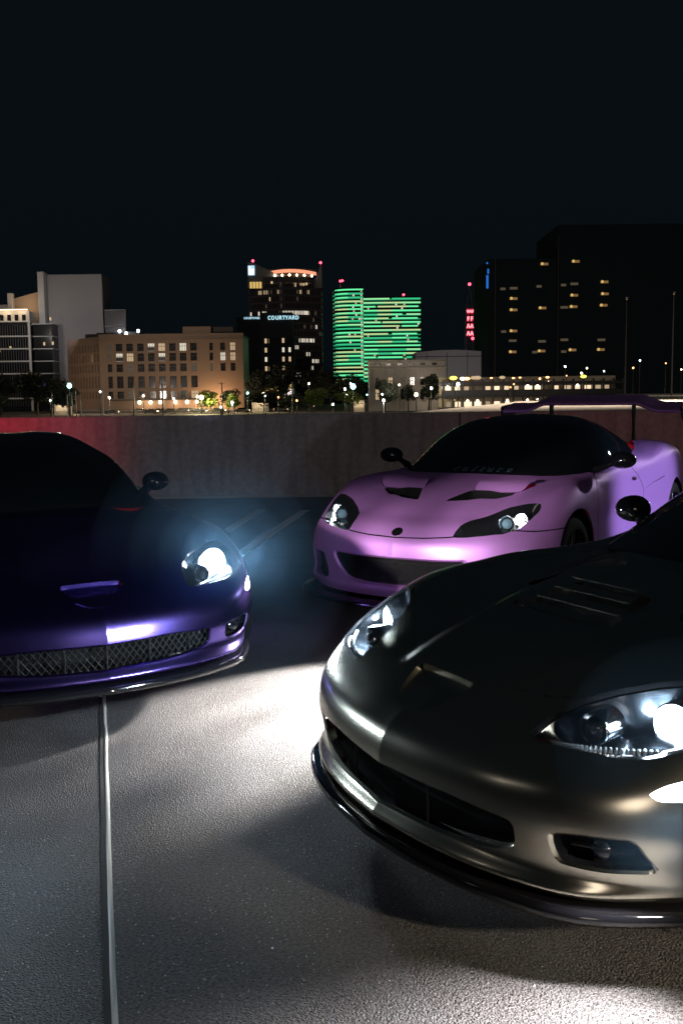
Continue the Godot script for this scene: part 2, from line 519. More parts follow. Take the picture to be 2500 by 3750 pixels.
const SPORT_CABIN := [
	[0,.85,-.285, .16,.848,-.29, .30,.846,-.31, .42,.843,-.345, .51,.84,-.385, .58,.84,-.43, .645,.843,-.485, .705,.848,-.595, .785,.87,-.95, .78,.91,-1.45, .70,.945,-1.95, .60,.955,-2.3, .50,.95,-2.6, .36,.94,-2.9, 0,.93,-3.05],
	[0,1.0,-.62, .145,.999,-.625, .275,.997,-.645, .385,.993,-.68, .465,.99,-.715, .53,.988,-.755, .585,.987,-.80, .635,.99,-.865, .705,1.01,-1.05, .69,1.03,-1.45, .61,1.04,-1.87, .52,1.04,-2.15, .42,1.02,-2.42, .29,1.01,-2.65, 0,1.0,-2.75],
	[0,1.12,-.92, .13,1.119,-.925, .245,1.117,-.94, .345,1.114,-.965, .42,1.11,-.99, .475,1.106,-1.02, .52,1.102,-1.05, .56,1.103,-1.09, .615,1.108,-1.19, .595,1.12,-1.47, .52,1.11,-1.82, .43,1.10,-2.05, .34,1.08,-2.28, .22,1.07,-2.45, 0,1.06,-2.50],
	[0,1.19,-1.15, .115,1.189,-1.155, .215,1.187,-1.165, .30,1.184,-1.185, .36,1.18,-1.205, .41,1.176,-1.23, .445,1.172,-1.25, .47,1.173,-1.28, .50,1.175,-1.35, .47,1.178,-1.50, .40,1.167,-1.77, .32,1.152,-1.97, .24,1.132,-2.15, .16,1.12,-2.28, 0,1.11,-2.32],
	[0,1.222,-1.40, .06,1.222,-1.40, .11,1.221,-1.405, .15,1.22,-1.415, .18,1.22,-1.43, .20,1.219,-1.44, .215,1.218,-1.46, .22,1.218,-1.48, .22,1.218,-1.52, .21,1.216,-1.60, .18,1.205,-1.73, .15,1.19,-1.85, .11,1.172,-1.97, .07,1.16,-2.08, 0,1.155,-2.10],
	[0,1.226,-1.52, 0,1.226,-1.52, 0,1.226,-1.525, 0,1.225,-1.53, 0,1.225,-1.54, 0,1.225,-1.55, 0,1.224,-1.56, 0,1.224,-1.57, 0,1.223,-1.59, 0,1.22,-1.65, 0,1.21,-1.73, 0,1.198,-1.82, 0,1.188,-1.90, 0,1.178,-1.96, 0,1.173,-2.0],
]

# ---------------------------------------------------------------- cars
const STEP_U := [10, 10, 12, 14, 14, 10, 8, 8, 8, 8, 8, 8, 6, 6]

func ss(a: float, b: float, x: float) -> float:
	return smoothstep(a, b, x) if a < b else 1.0 - smoothstep(b, a, x)

func coupe_body() -> Dictionary:
	var m := net(COUPE_BODY, PackedInt32Array(STEP_U), PackedInt32Array([5, 5, 6, 6, 7, 9, 9, 7, 7]), 6)
	for i in m.P.size():
		var p: Vector3 = m.P[i]
		var x := absf(p.x)
		p.y -= 0.022 * ss(0.35, -0.1, p.z) * ss(0.35, 0.6, x) * ss(0.55, 0.70, p.y) * ss(-1.3, -0.7, p.z)
		# raised middle of the bonnet, edged by a soft ridge
		var ridge := lerpf(0.20, 0.34, clampf((0.64 - p.z) / 0.75, 0, 1))
		p.y += 0.016 * ss(ridge + 0.05, ridge - 0.005, x) * ss(0.56, 0.60, p.y) * ss(-0.33, -0.15, p.z) * ss(0.75, 0.60, p.z)
		m.P[i] = p
	return smooth_half(m)

func sport_body() -> Dictionary:
	var m := net(SPORT_BODY, PackedInt32Array(STEP_U), PackedInt32Array([5, 5, 7, 6, 7, 9, 9, 7, 7]), 5)
	for i in m.P.size():
		var p: Vector3 = m.P[i]
		p.y += 0.06 * ss(-1.9, -2.5, p.z) * ss(0.66, 0.86, p.y) * ss(0.3, 0.6, p.x)
		p.x *= 1.0 - 0.05 * ss(-2.2, -2.9, p.z)
		# scooped flank between the wheels
		p.x -= 0.02 * ss(-0.42, -0.9, p.z) * ss(-2.1, -1.6, p.z) * ss(0.25, 0.42, p.y) * ss(0.66, 0.5, p.y)
		# hollow bonnet between the wings
		p.y -= 0.018 * ss(0.60, 0.48, absf(p.x)) * ss(0.3, 0.42, absf(p.x)) * ss(0.62, 0.68, p.y) * ss(-0.1, 0.15, p.z)
		m.P[i] = p
	return smooth_half(m)

func smooth_half(m: Dictionary) -> Dictionary:
	smooth(m)
	for i in m.P.size():
		if m.P[i].x == 0.0 and m.P[i].y > 0.55:
			m.N[i] = Vector3(0, m.N[i].y, m.N[i].z).normalized()
	return m

func cabin(rows: Array, sport: bool) -> Dictionary:
	var m := net(rows, PackedInt32Array(STEP_U), PackedInt32Array([8, 8, 7, 6, 3]), 0)
	for i in m.P.size():
		var p: Vector3 = m.P[i]
		if sport:
			var t := clampf((p.y - 0.86) / 0.37, 0, 1)
			p.y += 0.045 * t
			p.x *= 1.0 - 0.03 * t
		else:
			var t := clampf((p.y - 0.82) / 0.40, 0, 1)
			var bell := 4 * t * (1 - t) * ss(-1.9, -1.5, p.z)
			p.x -= 0.03 * bell * ss(0.1, 0.4, p.x)
			p.z += 0.075 * bell
			p.y += 0.012 * bell
			p.y += 0.02 * ss(0.15, 0.35, p.x) * ss(0.7, 0.95, t)
		m.P[i] = p
	smooth(m)
	for i in m.P.size():
		if m.P[i].x == 0.0: m.N[i] = Vector3(0, m.N[i].y, m.N[i].z).normalized()
	return both(m)

# opens a gap along the edge of a panel: [panel, groove, rest]
func panel(m: Dictionary, f: PackedFloat32Array, gap: float) -> Array:
	var a := cut(m, shifted(f, gap))
	var fa := PackedFloat32Array()
	return [a[0], a[1], fa]

# cuts a region out of rest: returns [inside, outside] and recomputes the field on the inside
func take(m: Dictionary, poly: PackedVector2Array, view: String, ok: Callable, grow := 0.0, mirror := true) -> Array:
	return cut(m, shifted(field(m, poly, view, ok, mirror), -grow))

func seam_cut(m: Dictionary, poly: PackedVector2Array, view: String, ok: Callable, gap: float) -> Array:
	var a := take(m, poly, view, ok, -gap)
	var b := take(a[1], poly, view, ok, gap)
	var g: Dictionary = b[0]
	var f := field(g, poly, view, ok)
	for i in g.P.size(): g.P[i] -= g.N[i] * maxf(0.0, gap - absf(f[i])) * 3.0
	return [a[0], g, b[1]]

func wheel(root: Node3D, at: Vector3, r: float, width: float, rim_r: float, spokes: int, mats: Dictionary, side: float) -> void:
	var w := Node3D.new()
	w.name = "wheel"
	var k := 0
	while root.has_node(NodePath(String(w.name))):
		k += 1
		w.name = "wheel_%03d" % k
	root.add_child(w, true)
	w.position = at
	var ax := Transform3D(Basis(Vector3.BACK, -PI / 2 * side), Vector3.ZERO)
	var h := width / 2
	var t := lathe(new_m(), PackedVector2Array([Vector2(rim_r - 0.01, -h), Vector2(rim_r + 0.01, -h - 0.004), Vector2(r - 0.035, -h), Vector2(r - 0.012, -h + 0.012), Vector2(r, -h + 0.04), Vector2(r, h - 0.04), Vector2(r - 0.012, h - 0.012), Vector2(r - 0.035, h), Vector2(rim_r + 0.01, h + 0.004), Vector2(rim_r - 0.01, h)]), 48, ax)
	part("tyre", to_mesh(t), mats.rubber, w)
	var b := lathe(new_m(), PackedVector2Array([Vector2(rim_r - 0.02, -h + 0.02), Vector2(rim_r - 0.03, h - 0.03), Vector2(rim_r - 0.012, h - 0.006), Vector2(rim_r + 0.002, h + 0.004), Vector2(rim_r + 0.004, h - 0.004)]), 48, ax)
	part("rim", to_mesh(b), mats.rim, w)
	part("brake_disc", to_mesh(lathe(new_m(), PackedVector2Array([Vector2(0.05, h - 0.10), Vector2(0.165, h - 0.10), Vector2(0.165, h - 0.13), Vector2(0.05, h - 0.13)]), 32, ax, true)), mats.steel, w)
	for i in spokes:
		var a := TAU * i / spokes
		var sp := tube(new_m(), PackedVector3Array([Vector3(0.05, h - 0.045, 0.0), Vector3(rim_r * 0.55, h - 0.03, 0.012), Vector3(rim_r - 0.015, h - 0.025, 0.024)]), PackedFloat32Array([0.024, 0.017, 0.015]), 6)
		var tr := ax * Transform3D(Basis(Vector3.UP, a), Vector3.ZERO)
		for j in sp.P.size():
			sp.P[j] = tr * sp.P[j]
			sp.N[j] = tr.basis * sp.N[j]
		part("spoke", to_mesh(sp), mats.rim, w)
	part("hub", to_mesh(lathe(new_m(), PackedVector2Array([Vector2(0.075, h - 0.08), Vector2(0.07, h - 0.04), Vector2(0.035, h - 0.03), Vector2(0.001, h - 0.028)]), 20, ax)), mats.rim, w)
	part("tread_barrel", to_mesh(lathe(new_m(), PackedVector2Array([Vector2(0.08, -h + 0.01), Vector2(rim_r - 0.02, -h + 0.01)]), 32, ax)), mats.black, w)

func sweep(path: PackedVector3Array, section: PackedVector2Array) -> Dictionary:
	# section: (outwards, height) carried along a plan path that runs from the car's right to its left round the front
	var m := new_m()
	var n := path.size()
	var k := section.size()
	for i in n:
		var t := path[mini(i + 1, n - 1)] - path[maxi(i - 1, 0)]
		var o := Vector3(-t.z, 0, t.x).normalized()
		if o.dot(Vector3(path[i].x, 0, path[i].z + 0.3)) < 0: o = -o
		for q in section: m.P.append(path[i] + o * q.x + Vector3.UP * q.y)
	for i in n - 1:
		for j in k:
			var a := i * k + j
			var b := i * k + (j + 1) % k
			m.I.append_array(PackedInt32Array([a, a + k, b, b, a + k, b + k]))
	return smooth(m)

func spot(root: Node3D, at: Vector3, to: Vector3, energy: float, angle: float, soft: float, c: Color, size := 0.04) -> void:
	var l := SpotLight3D.new()
	l.name = "beam"
	root.add_child(l, true)
	l.position = at
	l.basis = Basis.looking_at(to - at, Vector3.UP)
	l.light_energy = energy
	l.spot_angle = angle
	l.spot_angle_attenuation = soft
	l.spot_range = 60
	l.spot_attenuation = 2
	l.light_color = c.linear_to_srgb()
	l.light_size = size
	l.shadow_enabled = true

func omni(root: Node3D, at: Vector3, energy: float, c: Color, size := 0.05) -> void:
	var l := OmniLight3D.new()
	l.name = "lamp_light"
	root.add_child(l, true)
	l.position = at
	l.light_energy = energy
	l.omni_range = 60
	l.omni_attenuation = 2
	l.light_color = c.linear_to_srgb()
	l.light_size = size
	l.shadow_enabled = true

func plan_path(rows: Array, row: int, last: int, steps: int) -> PackedVector3Array:
	var f: Array = rows[row]
	var p := PackedVector3Array()
	for i in last + 1: p.append(Vector3(f[i * 3], 0, f[i * 3 + 2]))
	var c := PackedInt32Array()
	for i in last: c.append(steps)
	var s := spline(p, c)
	var out := PackedVector3Array()
	for i in range(s.size() - 1, 0, -1): out.append(Vector3(-s[i].x, 0, s[i].z))
	out.append_array(s)
	return out

func z_on(path: PackedVector3Array, x: float) -> float:
	for i in path.size() - 1:
		if path[i].x <= x and path[i + 1].x >= x:
			return lerpf(path[i].z, path[i + 1].z, (x - path[i].x) / maxf(path[i + 1].x - path[i].x, 1e-6))
	return path[0].z

# crossing wires that fill an opening seen from the front
func lattice(path: PackedVector3Array, poly: PackedVector2Array, back: float, pitch: float, rise: float, rad: float) -> Dictionary:
	var m := new_m()
	var box := Rect2(poly[0], Vector2.ZERO)
	for q in poly: box = box.expand(q).expand(Vector2(-q.x, q.y))
	for s in [-1, 1]:
		var k := int(-ceil((box.size.x + box.size.y / rise) / pitch))
		while k * pitch < box.size.x + box.size.y / rise:
			var run := PackedVector3Array()
			var x0: float = box.position.x + k * pitch
			for j in 25:
				var y: float = box.position.y + box.size.y * j / 24.0
				var x: float = x0 + s * (y - box.position.y) / rise
				var inside := sd(Vector2(absf(x), y), poly) < 0.004
				if inside: run.append(Vector3(x, y, z_on(path, x) - back))
				if (not inside or j == 24) and run.size() > 1:
					tube(m, PackedVector3Array([run[0], run[run.size() / 2], run[run.size() - 1]]) if run.size() > 2 else run, rad, 4, false, false)
					run = PackedVector3Array()
				elif not inside: run = PackedVector3Array()
			k += 1
	return m

func mats_common() -> Dictionary:
	var d := {}
	d.black = mat(Color(0.006, 0.006, 0.007), 0.7, 0.0, 0.2)
	d.pit = mat(Color(0.004, 0.004, 0.004), 1.0, 0.0, 0.0)
	d.gloss = mat(Color(0.006, 0.006, 0.008), 0.07, 0.0, 0.6)
	d.glass = mat(Color(0.004, 0.006, 0.007), 0.03, 0.0, 0.5)
	d.rubber = mat(Color(0.012, 0.012, 0.012), 0.8)
	d.rim = mat(Color(0.02, 0.02, 0.022), 0.25, 0.6)
	d.steel = mat(Color(0.25, 0.25, 0.26), 0.35, 1.0)
	d.chrome = mat(Color(0.75, 0.76, 0.78), 0.08, 1.0)
	d.dark_chrome = mat(Color(0.07, 0.085, 0.105), 0.16, 1.0)
	var lens := mat(Color(0.2, 0.22, 0.25), 0.02)
	lens.transparency = BaseMaterial3D.TRANSPARENCY_ALPHA
	lens.albedo_color.a = 0.02
	d.lens = lens
	var ribbed := mat(Color(0.55, 0.6, 0.65), 0.2, 0.9)
	var n := Image.create(64, 8, false, Image.FORMAT_RGB8)
	for x in 64:
		for y in 8:
			var v := 0.5 + 0.5 * sin(x * TAU / 8)
			n.set_pixel(x, y, Color(v, v, v))
	n.bump_map_to_normal_map(4.0)
	d.ribbed = ribbed
	d.red_lens = glow(Color(1, 0.03, 0.03), 6.0)
	return d

func arches(m: Dictionary, fz: float, rz: float, fr: float, rr: float, y: float) -> Dictionary:
	var f := PackedFloat32Array()
	f.resize(m.P.size())
	for i in m.P.size():
		var p: Vector3 = m.P[i]
		f[i] = 0.2 if absf(p.x) < 0.55 else minf(Vector2(p.z - fz, p.y - y).length() - fr, Vector2(p.z - rz, p.y - y).length() - rr)
	return cut(m, f)[1]

func arch_lips(root: Node3D, centres: Array, paint: Material, liner: Material, y: float) -> void:
	# turned-in edges and black inner liners of the wheel arches; centres: [z, radius, x outside]
	for c in centres:
		for s in [-1.0, 1.0]:
			var l := new_m()
			var n := 28
			for i in n + 1:
				var a := -0.55 + (PI + 1.1) * i / n
				for d in [0.0, 0.25]:
					l.P.append(Vector3(s * (c[2] - 0.012 - d), y + sin(a) * (c[1] + 0.012), c[0] + cos(a) * (c[1] + 0.012)))
			for i in n:
				l.I.append_array(PackedInt32Array([i * 2, i * 2 + 1, i * 2 + 2, i * 2 + 1, i * 2 + 3, i * 2 + 2]))
			part("arch_liner", to_mesh(smooth(l)), liner, root)

func coupe(called: String, label: String, paint: Material, at: Vector3, yaw: float, o: Dictionary) -> Node3D:
	var M: Dictionary = o.mats
	var root := thing(called, label, "car", at, yaw, "low coupes with lit headlamps")
	var body := both(coupe_body())
	body = arches(body, 0.0, -2.685, 0.372, 0.385, 0.33)
	var front := func(p: Vector3): return p.z > 0.15
	var top := func(p: Vector3): return p.y > 0.55 and p.z > -0.7
	# bonnet
	var hood_poly := pv([-0.3,.652, .16,.648, .30,.640, .40,.622, .452,.592, .535,.500, .605,.430, .685,.368, .712,.25, .722,0, .70,-.28, .655,-.475, .565,-.475, .385,-.385, .14,-.335, -.3,-.325])
	var c := seam_cut(body, hood_poly, "top", top, 0.004)
	var hood: Dictionary = c[0]
	var seams: Dictionary = c[1]
	var rest: Dictionary = c[2]
	if o.get("vents", false):
		var vent := rounded(pv([-.3,.288, .235,.272, .175,.02, -.3,.01]), 0.02)
		c = take(hood, vent, "top", top)
		hood = c[1]
		var pan := sunk(c[0], field(c[0], vent, "top", top), 2.0, 0.035, Vector3.UP)
		var hv := part("bonnet_vent", to_mesh(pan), paint, root)
		for k in 4:
			var lv := new_m()
			cbx(lv, Vector3(0, 0.735 + 0.028 * k, 0.235 - 0.062 * k), Vector3(0.40 - 0.025 * k, 0.004, 0.035), 0.0015, Basis(Vector3.RIGHT, 0.5))
			part("louvre", to_mesh(lv), paint, hv)
		for i in 2:
			var gill := rounded(pv([.315,.10, .395,.07, .385,-.10, .325,-.08]), 0.02)
			c = take(hood, gill, "top", func(p: Vector3): return p.y > 0.55 and (p.x < 0) == (i == 0))
			hood = c[1]
			part("bonnet_gill", to_mesh(sunk(c[0], field(c[0], gill, "top", top), 2.0, 0.02, Vector3.UP)), M.black, root)
	part("bonnet", to_mesh(hood), paint, root)
	# headlamps
	var lamp_poly := rounded(pv([.442,.750, .446,.67, .475,.59, .53,.51, .60,.44, .69,.38, .76,.345, .80,.365, .814,.43, .814,.50, .79,.56, .745,.62, .68,.67, .60,.706, .51,.737]), 0.015, 3)
	for s in [1.0, -1.0]:
		var on := func(p: Vector3): return p.x * s > 0.3 and p.y > 0.5 and p.z > 0.25
		c = take(rest, lamp_poly, "top", on)
		rest = c[1]
		var piece: Dictionary = c[0]
		var h := Node3D.new()
		h.name = "headlamp" if s > 0 else "headlamp_001"
		root.add_child(h, true)
		part("lens", to_mesh(piece), M.lens, h)
		var f := field(piece, lamp_poly, "top", on)
		var ring := cut(piece, shifted(f, 0.009))
		part("bezel", to_mesh(sunk(ring[1], field(ring[1], lamp_poly, "top", on), 1.2, 0.012)), M.bezel, h)
		var bowl := sunk(ring[0], field(ring[0], lamp_poly, "top", on), 1.9, 0.085)
		part("reflector", to_mesh(bowl), M.dark_chrome, h)
		# main lamp: glowing bowl set in the outer half
		var big: float = o.get("bulb_scale", 1.0)
		var main := Vector3(s * (0.684 - 0.03 * (big - 1.0)), 0.602 - 0.01 * (big - 1.0), 0.455)
		var aim := Transform3D(Basis(Vector3.UP, s * 0.25) * Basis(Vector3.RIGHT, PI / 2 + 0.05) * Basis.from_scale(Vector3(big, 1, big)), main)
		part("lamp_ring", to_mesh(lathe(new_m(), PackedVector2Array([Vector2(0.054, -0.05), Vector2(0.057, 0.022), Vector2(0.06, 0.026), Vector2(0.063, 0.02), Vector2(0.06, -0.05)]), 32, aim)), M.chrome, h)
		part("bulb", to_mesh(lathe(new_m(), PackedVector2Array([Vector2(0.052, -0.02), Vector2(0.052, 0.01), Vector2(0.045, 0.022), Vector2(0.026, 0.03), Vector2(0.001, 0.034)]), 24, aim)), o.bulb, h)
		var inner := Vector3(s * 0.555, 0.585, 0.60)
		var aim2 := Transform3D(Basis(Vector3.UP, s * 0.2) * Basis(Vector3.RIGHT, PI / 2 + 0.05), inner)
		part("lamp_ring", to_mesh(lathe(new_m(), PackedVector2Array([Vector2(0.036, -0.05), Vector2(0.038, 0.028), Vector2(0.042, 0.03), Vector2(0.044, 0.02), Vector2(0.044, -0.05)]), 28, aim2)), M.chrome, h)
		part("projector", to_mesh(ball(new_m(), inner + aim2.basis.y * 0.008, Vector3.ONE * 0.034, 10, 20)), M.gloss, h)
		# ribbed strip along the lower edge
		var rib := new_m()
		for k in 22:
			var t := k / 21.0
			var q := Vector3(s * lerpf(0.50, 0.735, t), lerpf(0.543, 0.568, t), lerpf(0.706, 0.585, t) + 0.02 * sin(t * PI))
			cbx(rib, q, Vector3(0.008, 0.016, 0.012), 0.003, Basis(Vector3.UP, s * (0.25 + 0.6 * t)))
		var rp := part("indicator_strip", to_mesh(rib), M.ribbed, h)
		rp.set_meta("kind", "stuff")
		omni(h, main + Vector3(s * -0.02, 0.03, 0.09), o.inner[s], Color(0.7, 0.88, 1.0), 0.02)
		if o.beams.has(s):
			for b in o.beams[s]:
				spot(h, b[0], b[1], b[2], b[3], b[4], b[5])
		# side marker
		var mk := rounded(pv([.66,.487, .62,.512, .57,.528, .50,.53, .47,.515, .50,.487, .58,.480, .64,.478]), 0.02, 4)
		var onm := func(p: Vector3): return p.x * s > 0.5 and p.z > 0.4
		c = take(rest, mk, "side", onm)
		rest = c[1]
		part("side_marker_lamp", to_mesh(c[0]), o.marker, root)
		# fog lamp opening
		var fg := rounded(pv([.600,.372, .68,.383, .775,.388, .790,.29, .70,.283, .606,.290]), 0.022, 4)
		var onf := func(p: Vector3): return p.x * s > 0.3 and p.z > 0.45
		c = take(rest, fg, "front", onf)
		rest = c[1]
		var ff := field(c[0], fg, "front", onf)
		var lipf := cut(c[0], shifted(ff, 0.008))
		part("intake_lip", to_mesh(sunk(lipf[1], field(lipf[1], fg, "front", onf), 1.0, 0.01, Vector3(s * 0.3, 0, 0.95))), paint, root)
		var fogp := part("fog_intake", to_mesh(sunk(lipf[0], field(lipf[0], fg, "front", onf), 5.0, 0.07, Vector3(s * 0.3, 0, 0.95))), M.black, root)
		var bar := cbx(new_m(), Vector3(s * 0.685, 0.338, 0.705), Vector3(0.15, 0.004, 0.03), 0.001, Basis(Vector3.UP, s * 0.6))
		part("intake_vane", to_mesh(bar), M.gloss, fogp)
		part("fog_lamp", to_mesh(ball(new_m(), Vector3(s * 0.672, 0.332, 0.702), Vector3(0.035, 0.03, 0.02), 8, 16)), M.gloss, fogp)
	# main grille
	var plan := plan_path(COUPE_BODY, 3, 5, 8)
	var gr := rounded(pv([-.3,.370, .30,.381, .47,.374, .516,.370, .512,.30, .46,.277, .30,.262, -.3,.245]), 0.02, 4)
	c = take(rest, gr, "front", func(p: Vector3): return p.z > 0.6)
	rest = c[1]
	var gf := field(c[0], gr, "front", front)
	var lip := cut(c[0], shifted(gf, 0.007))
	part("grille_lip", to_mesh(sunk(lip[1], field(lip[1], gr, "front", front), 1.0, 0.01, Vector3(0, 0, 1))), paint, root)
	var gp := part("grille_opening", to_mesh(sunk(lip[0], field(lip[0], gr, "front", front), 5.0, 0.10, Vector3(0, 0, 1))), M.black, root)
	if o.get("mesh_grille", false):
		var la := part("grille_mesh", to_mesh(lattice(plan, gr, 0.035, 0.032, 1.3, 0.0021)), M.wire, gp)
		la.set_meta("kind", "stuff")
	for x in [-0.37, -0.18, 0.0, 0.20, 0.40] if o.get("mesh_grille", false) else [-0.2, 0.2]:
		part("grille_bar", to_mesh(tube(new_m(), PackedVector3Array([Vector3(x, 0.25, z_on(plan, x) - 0.024), Vector3(x, 0.385, z_on(plan, x) - 0.02)]), 0.004, 6)), M.wire, gp)
	# badge recess in the nose
	var rc := rounded(pv([-.3,.692, .15,.688, .09,.815, .03,.842, -.3,.846]), 0.02, 4)
	c = take(rest, rc, "top", func(p: Vector3): return p.y > 0.5 and p.z > 0.5)
	rest = c[1]
	var rsf := field(c[0], rc, "top", front)
	var rim := cut(c[0], shifted(rsf, 0.006))
	for part_no in 2:
		var pc: Dictionary = rim[part_no]
		var pf := field(pc, rc, "top", front)
		for i in pc.P.size():
			var deep := 0.003 + 0.015 * ss(0.83, 0.69, pc.P[i].z)
			pc.P[i] -= pc.N[i] * deep * clampf(-pf[i] / 0.006, 0, 1)
		smooth(pc)
	part("badge_recess", to_mesh(rim[0]), paint, root)
	part("recess_edge", to_mesh(rim[1]), paint, root)
	var badge := Node3D.new()
	badge.name = "badge"
	root.add_child(badge, true)
	badge.position = Vector3(0, 0.517, 0.802)
	badge.rotation = Vector3(-0.80, 0, 0)
	for s in [-1.0, 1.0]:
		var fl := PackedVector2Array()
		for k in 9: fl.append(Vector2(0.008 + 0.055 * k / 8.0, 0.018 + 0.006 * sin(k * 0.9) + 0.014 * k / 8.0))
		for k in 9: fl.append(Vector2(0.063 - 0.045 * k / 8.0, -0.012 + 0.006 * sin((8 - k) * 0.9) + 0.014 * (8 - k) / 8.0))
		var fp := PackedVector2Array()
		for q in fl: fp.append(Vector2(q.x * s, q.y))
		part("flag", to_mesh(plate(new_m(), fp, 0.004)), M.badge, badge)
		part("flag_pole", to_mesh(tube(new_m(), PackedVector3Array([Vector3(0.012 * s, 0.022, 0.004), Vector3(-0.012 * s, -0.04, 0.004)]), 0.0022, 6)), M.badge, badge)
	# doors
	var door := rounded(pv([-.50,.19, -.47,.45, -.60,.70, -.78,.83, -1.0,.875, -1.6,.91, -1.86,.90, -1.98,.75, -2.02,.5, -1.98,.19]), 0.06, 5)
	c = seam_cut(rest, door, "side", func(p: Vector3): return absf(p.x) > 0.5, 0.003)
	join(seams, c[1])
	rest = c[2]
	for s in [1.0, -1.0]:
		var fx := PackedFloat32Array()
		for p in c[0].P: fx.append(-p.x * s)
		part("door", to_mesh(cut(c[0], fx)[0]), paint, root)
	# seam between the nose and the wings
	var nose := pv([-1,.80, -1,-.2, 2,-.2, 2,.64, .9,.535, .80,.535, .70,.535])
	part("body_shell", to_mesh(rest), paint, root)
	part("panel_gap", to_mesh(seams), paint, root)
	# splitter under the nose
	var sp_path := plan_path(COUPE_BODY, 1, 5, 8)
	part("splitter", to_mesh(sweep(sp_path, PackedVector2Array([Vector2(-0.16, 0.199), Vector2(-0.03, 0.199), Vector2(0.018, 0.195), Vector2(0.028, 0.186), Vector2(0.029, 0.171), Vector2(0.022, 0.161), Vector2(-0.02, 0.157), Vector2(-0.16, 0.157)]))), M.gloss, root)
	part("underbody", bx(Vector3(0, 0.19, -1.5), Vector3(1.3, 0.04, 3.7)), M.black, root)
	# cabin
	cabin_parts(root, cabin(COUPE_CABIN, false), M, o.roof, pv([-.3,.875, .38,.862, .61,.845, .525,.99, .45,1.095, .385,1.165, -.3,1.19]), pv([-.80,.875, -.98,.99, -1.24,1.10, -1.47,1.165, -1.75,1.165, -2.05,1.08, -2.25,.99, -2.2,.935, -1.6,.915, -1.0,.90]))
	for s in [1.0, -1.0]:
		var mi := Node3D.new()
		mi.name = "door_mirror" if s > 0 else "door_mirror_001"
		root.add_child(mi, true)
		var mp := new_m()
		ball(mp, Vector3(s * 0.885, 0.915, -0.945), Vector3(0.085, 0.060, 0.085), 14, 20)
		for i in mp.P.size():
			if mp.P[i].z < -0.965: mp.P[i].z = -0.965 + (mp.P[i].z + 0.965) * 0.15
		part("mirror_shell", to_mesh(smooth(mp)), M.gloss, mi)
		part("mirror_stalk", to_mesh(tube(new_m(), PackedVector3Array([Vector3(s * 0.775, 0.83, -0.90), Vector3(s * 0.81, 0.865, -0.92), Vector3(s * 0.845, 0.895, -0.935)]), PackedFloat32Array([0.035, 0.028, 0.03]), 10)), M.gloss, mi)
		part("mirror_glass", to_mesh(ball(new_m(), Vector3(s * 0.89, 0.915, -0.982), Vector3(0.07, 0.048, 0.004), 8, 20)), M.chrome, mi)
	arch_lips(root, [[0.0, 0.365, 0.95], [-2.685, 0.378, 0.955]], paint, M.black, 0.33)
	for s in [1.0, -1.0]:
		wheel(root, Vector3(s * 0.815, 0.325, 0), 0.325, 0.25, 0.235, 10, M, s)
		wheel(root, Vector3(s * 0.80, 0.335, -2.685), 0.335, 0.29, 0.245, 10, M, s)
	# tail
	for x in [-0.62, -0.38, 0.38, 0.62]:
		part("tail_lamp", to_mesh(lathe(new_m(), PackedVector2Array([Vector2(0.07, -0.02), Vector2(0.068, 0.012), Vector2(0.04, 0.02), Vector2(0.001, 0.022)]), 24, Transform3D(Basis(Vector3.RIGHT, -PI / 2), Vector3(x, 0.70, -3.475 + 0.16 * absf(x) - 0.06)))), M.red_lens, root)
	if o.has("tail"): spot(root, o.tail[0], o.tail[1], o.tail[2], o.tail[3], 1.0, Color(1, 0.02, 0.07), 0.06)
	return root

func cabin_parts(root: Node3D, m: Dictionary, M: Dictionary, roof: Material, shield: PackedVector2Array, side: PackedVector2Array) -> void:
	var c := take(m, rounded(shield, 0.03, 4), "front", func(p: Vector3): return p.z > -1.5)
	part("windscreen", to_mesh(c[0]), M.glass, root)
	c = take(c[1], rounded(side, 0.03, 4), "side", func(p: Vector3): return absf(p.x) > 0.3)
	for s in [1.0, -1.0]:
		var fx := PackedFloat32Array()
		for p in c[0].P: fx.append(-p.x * s)
		part("side_window", to_mesh(cut(c[0], fx)[0]), M.glass, root)
	part("roof", to_mesh(c[1]), roof, root)

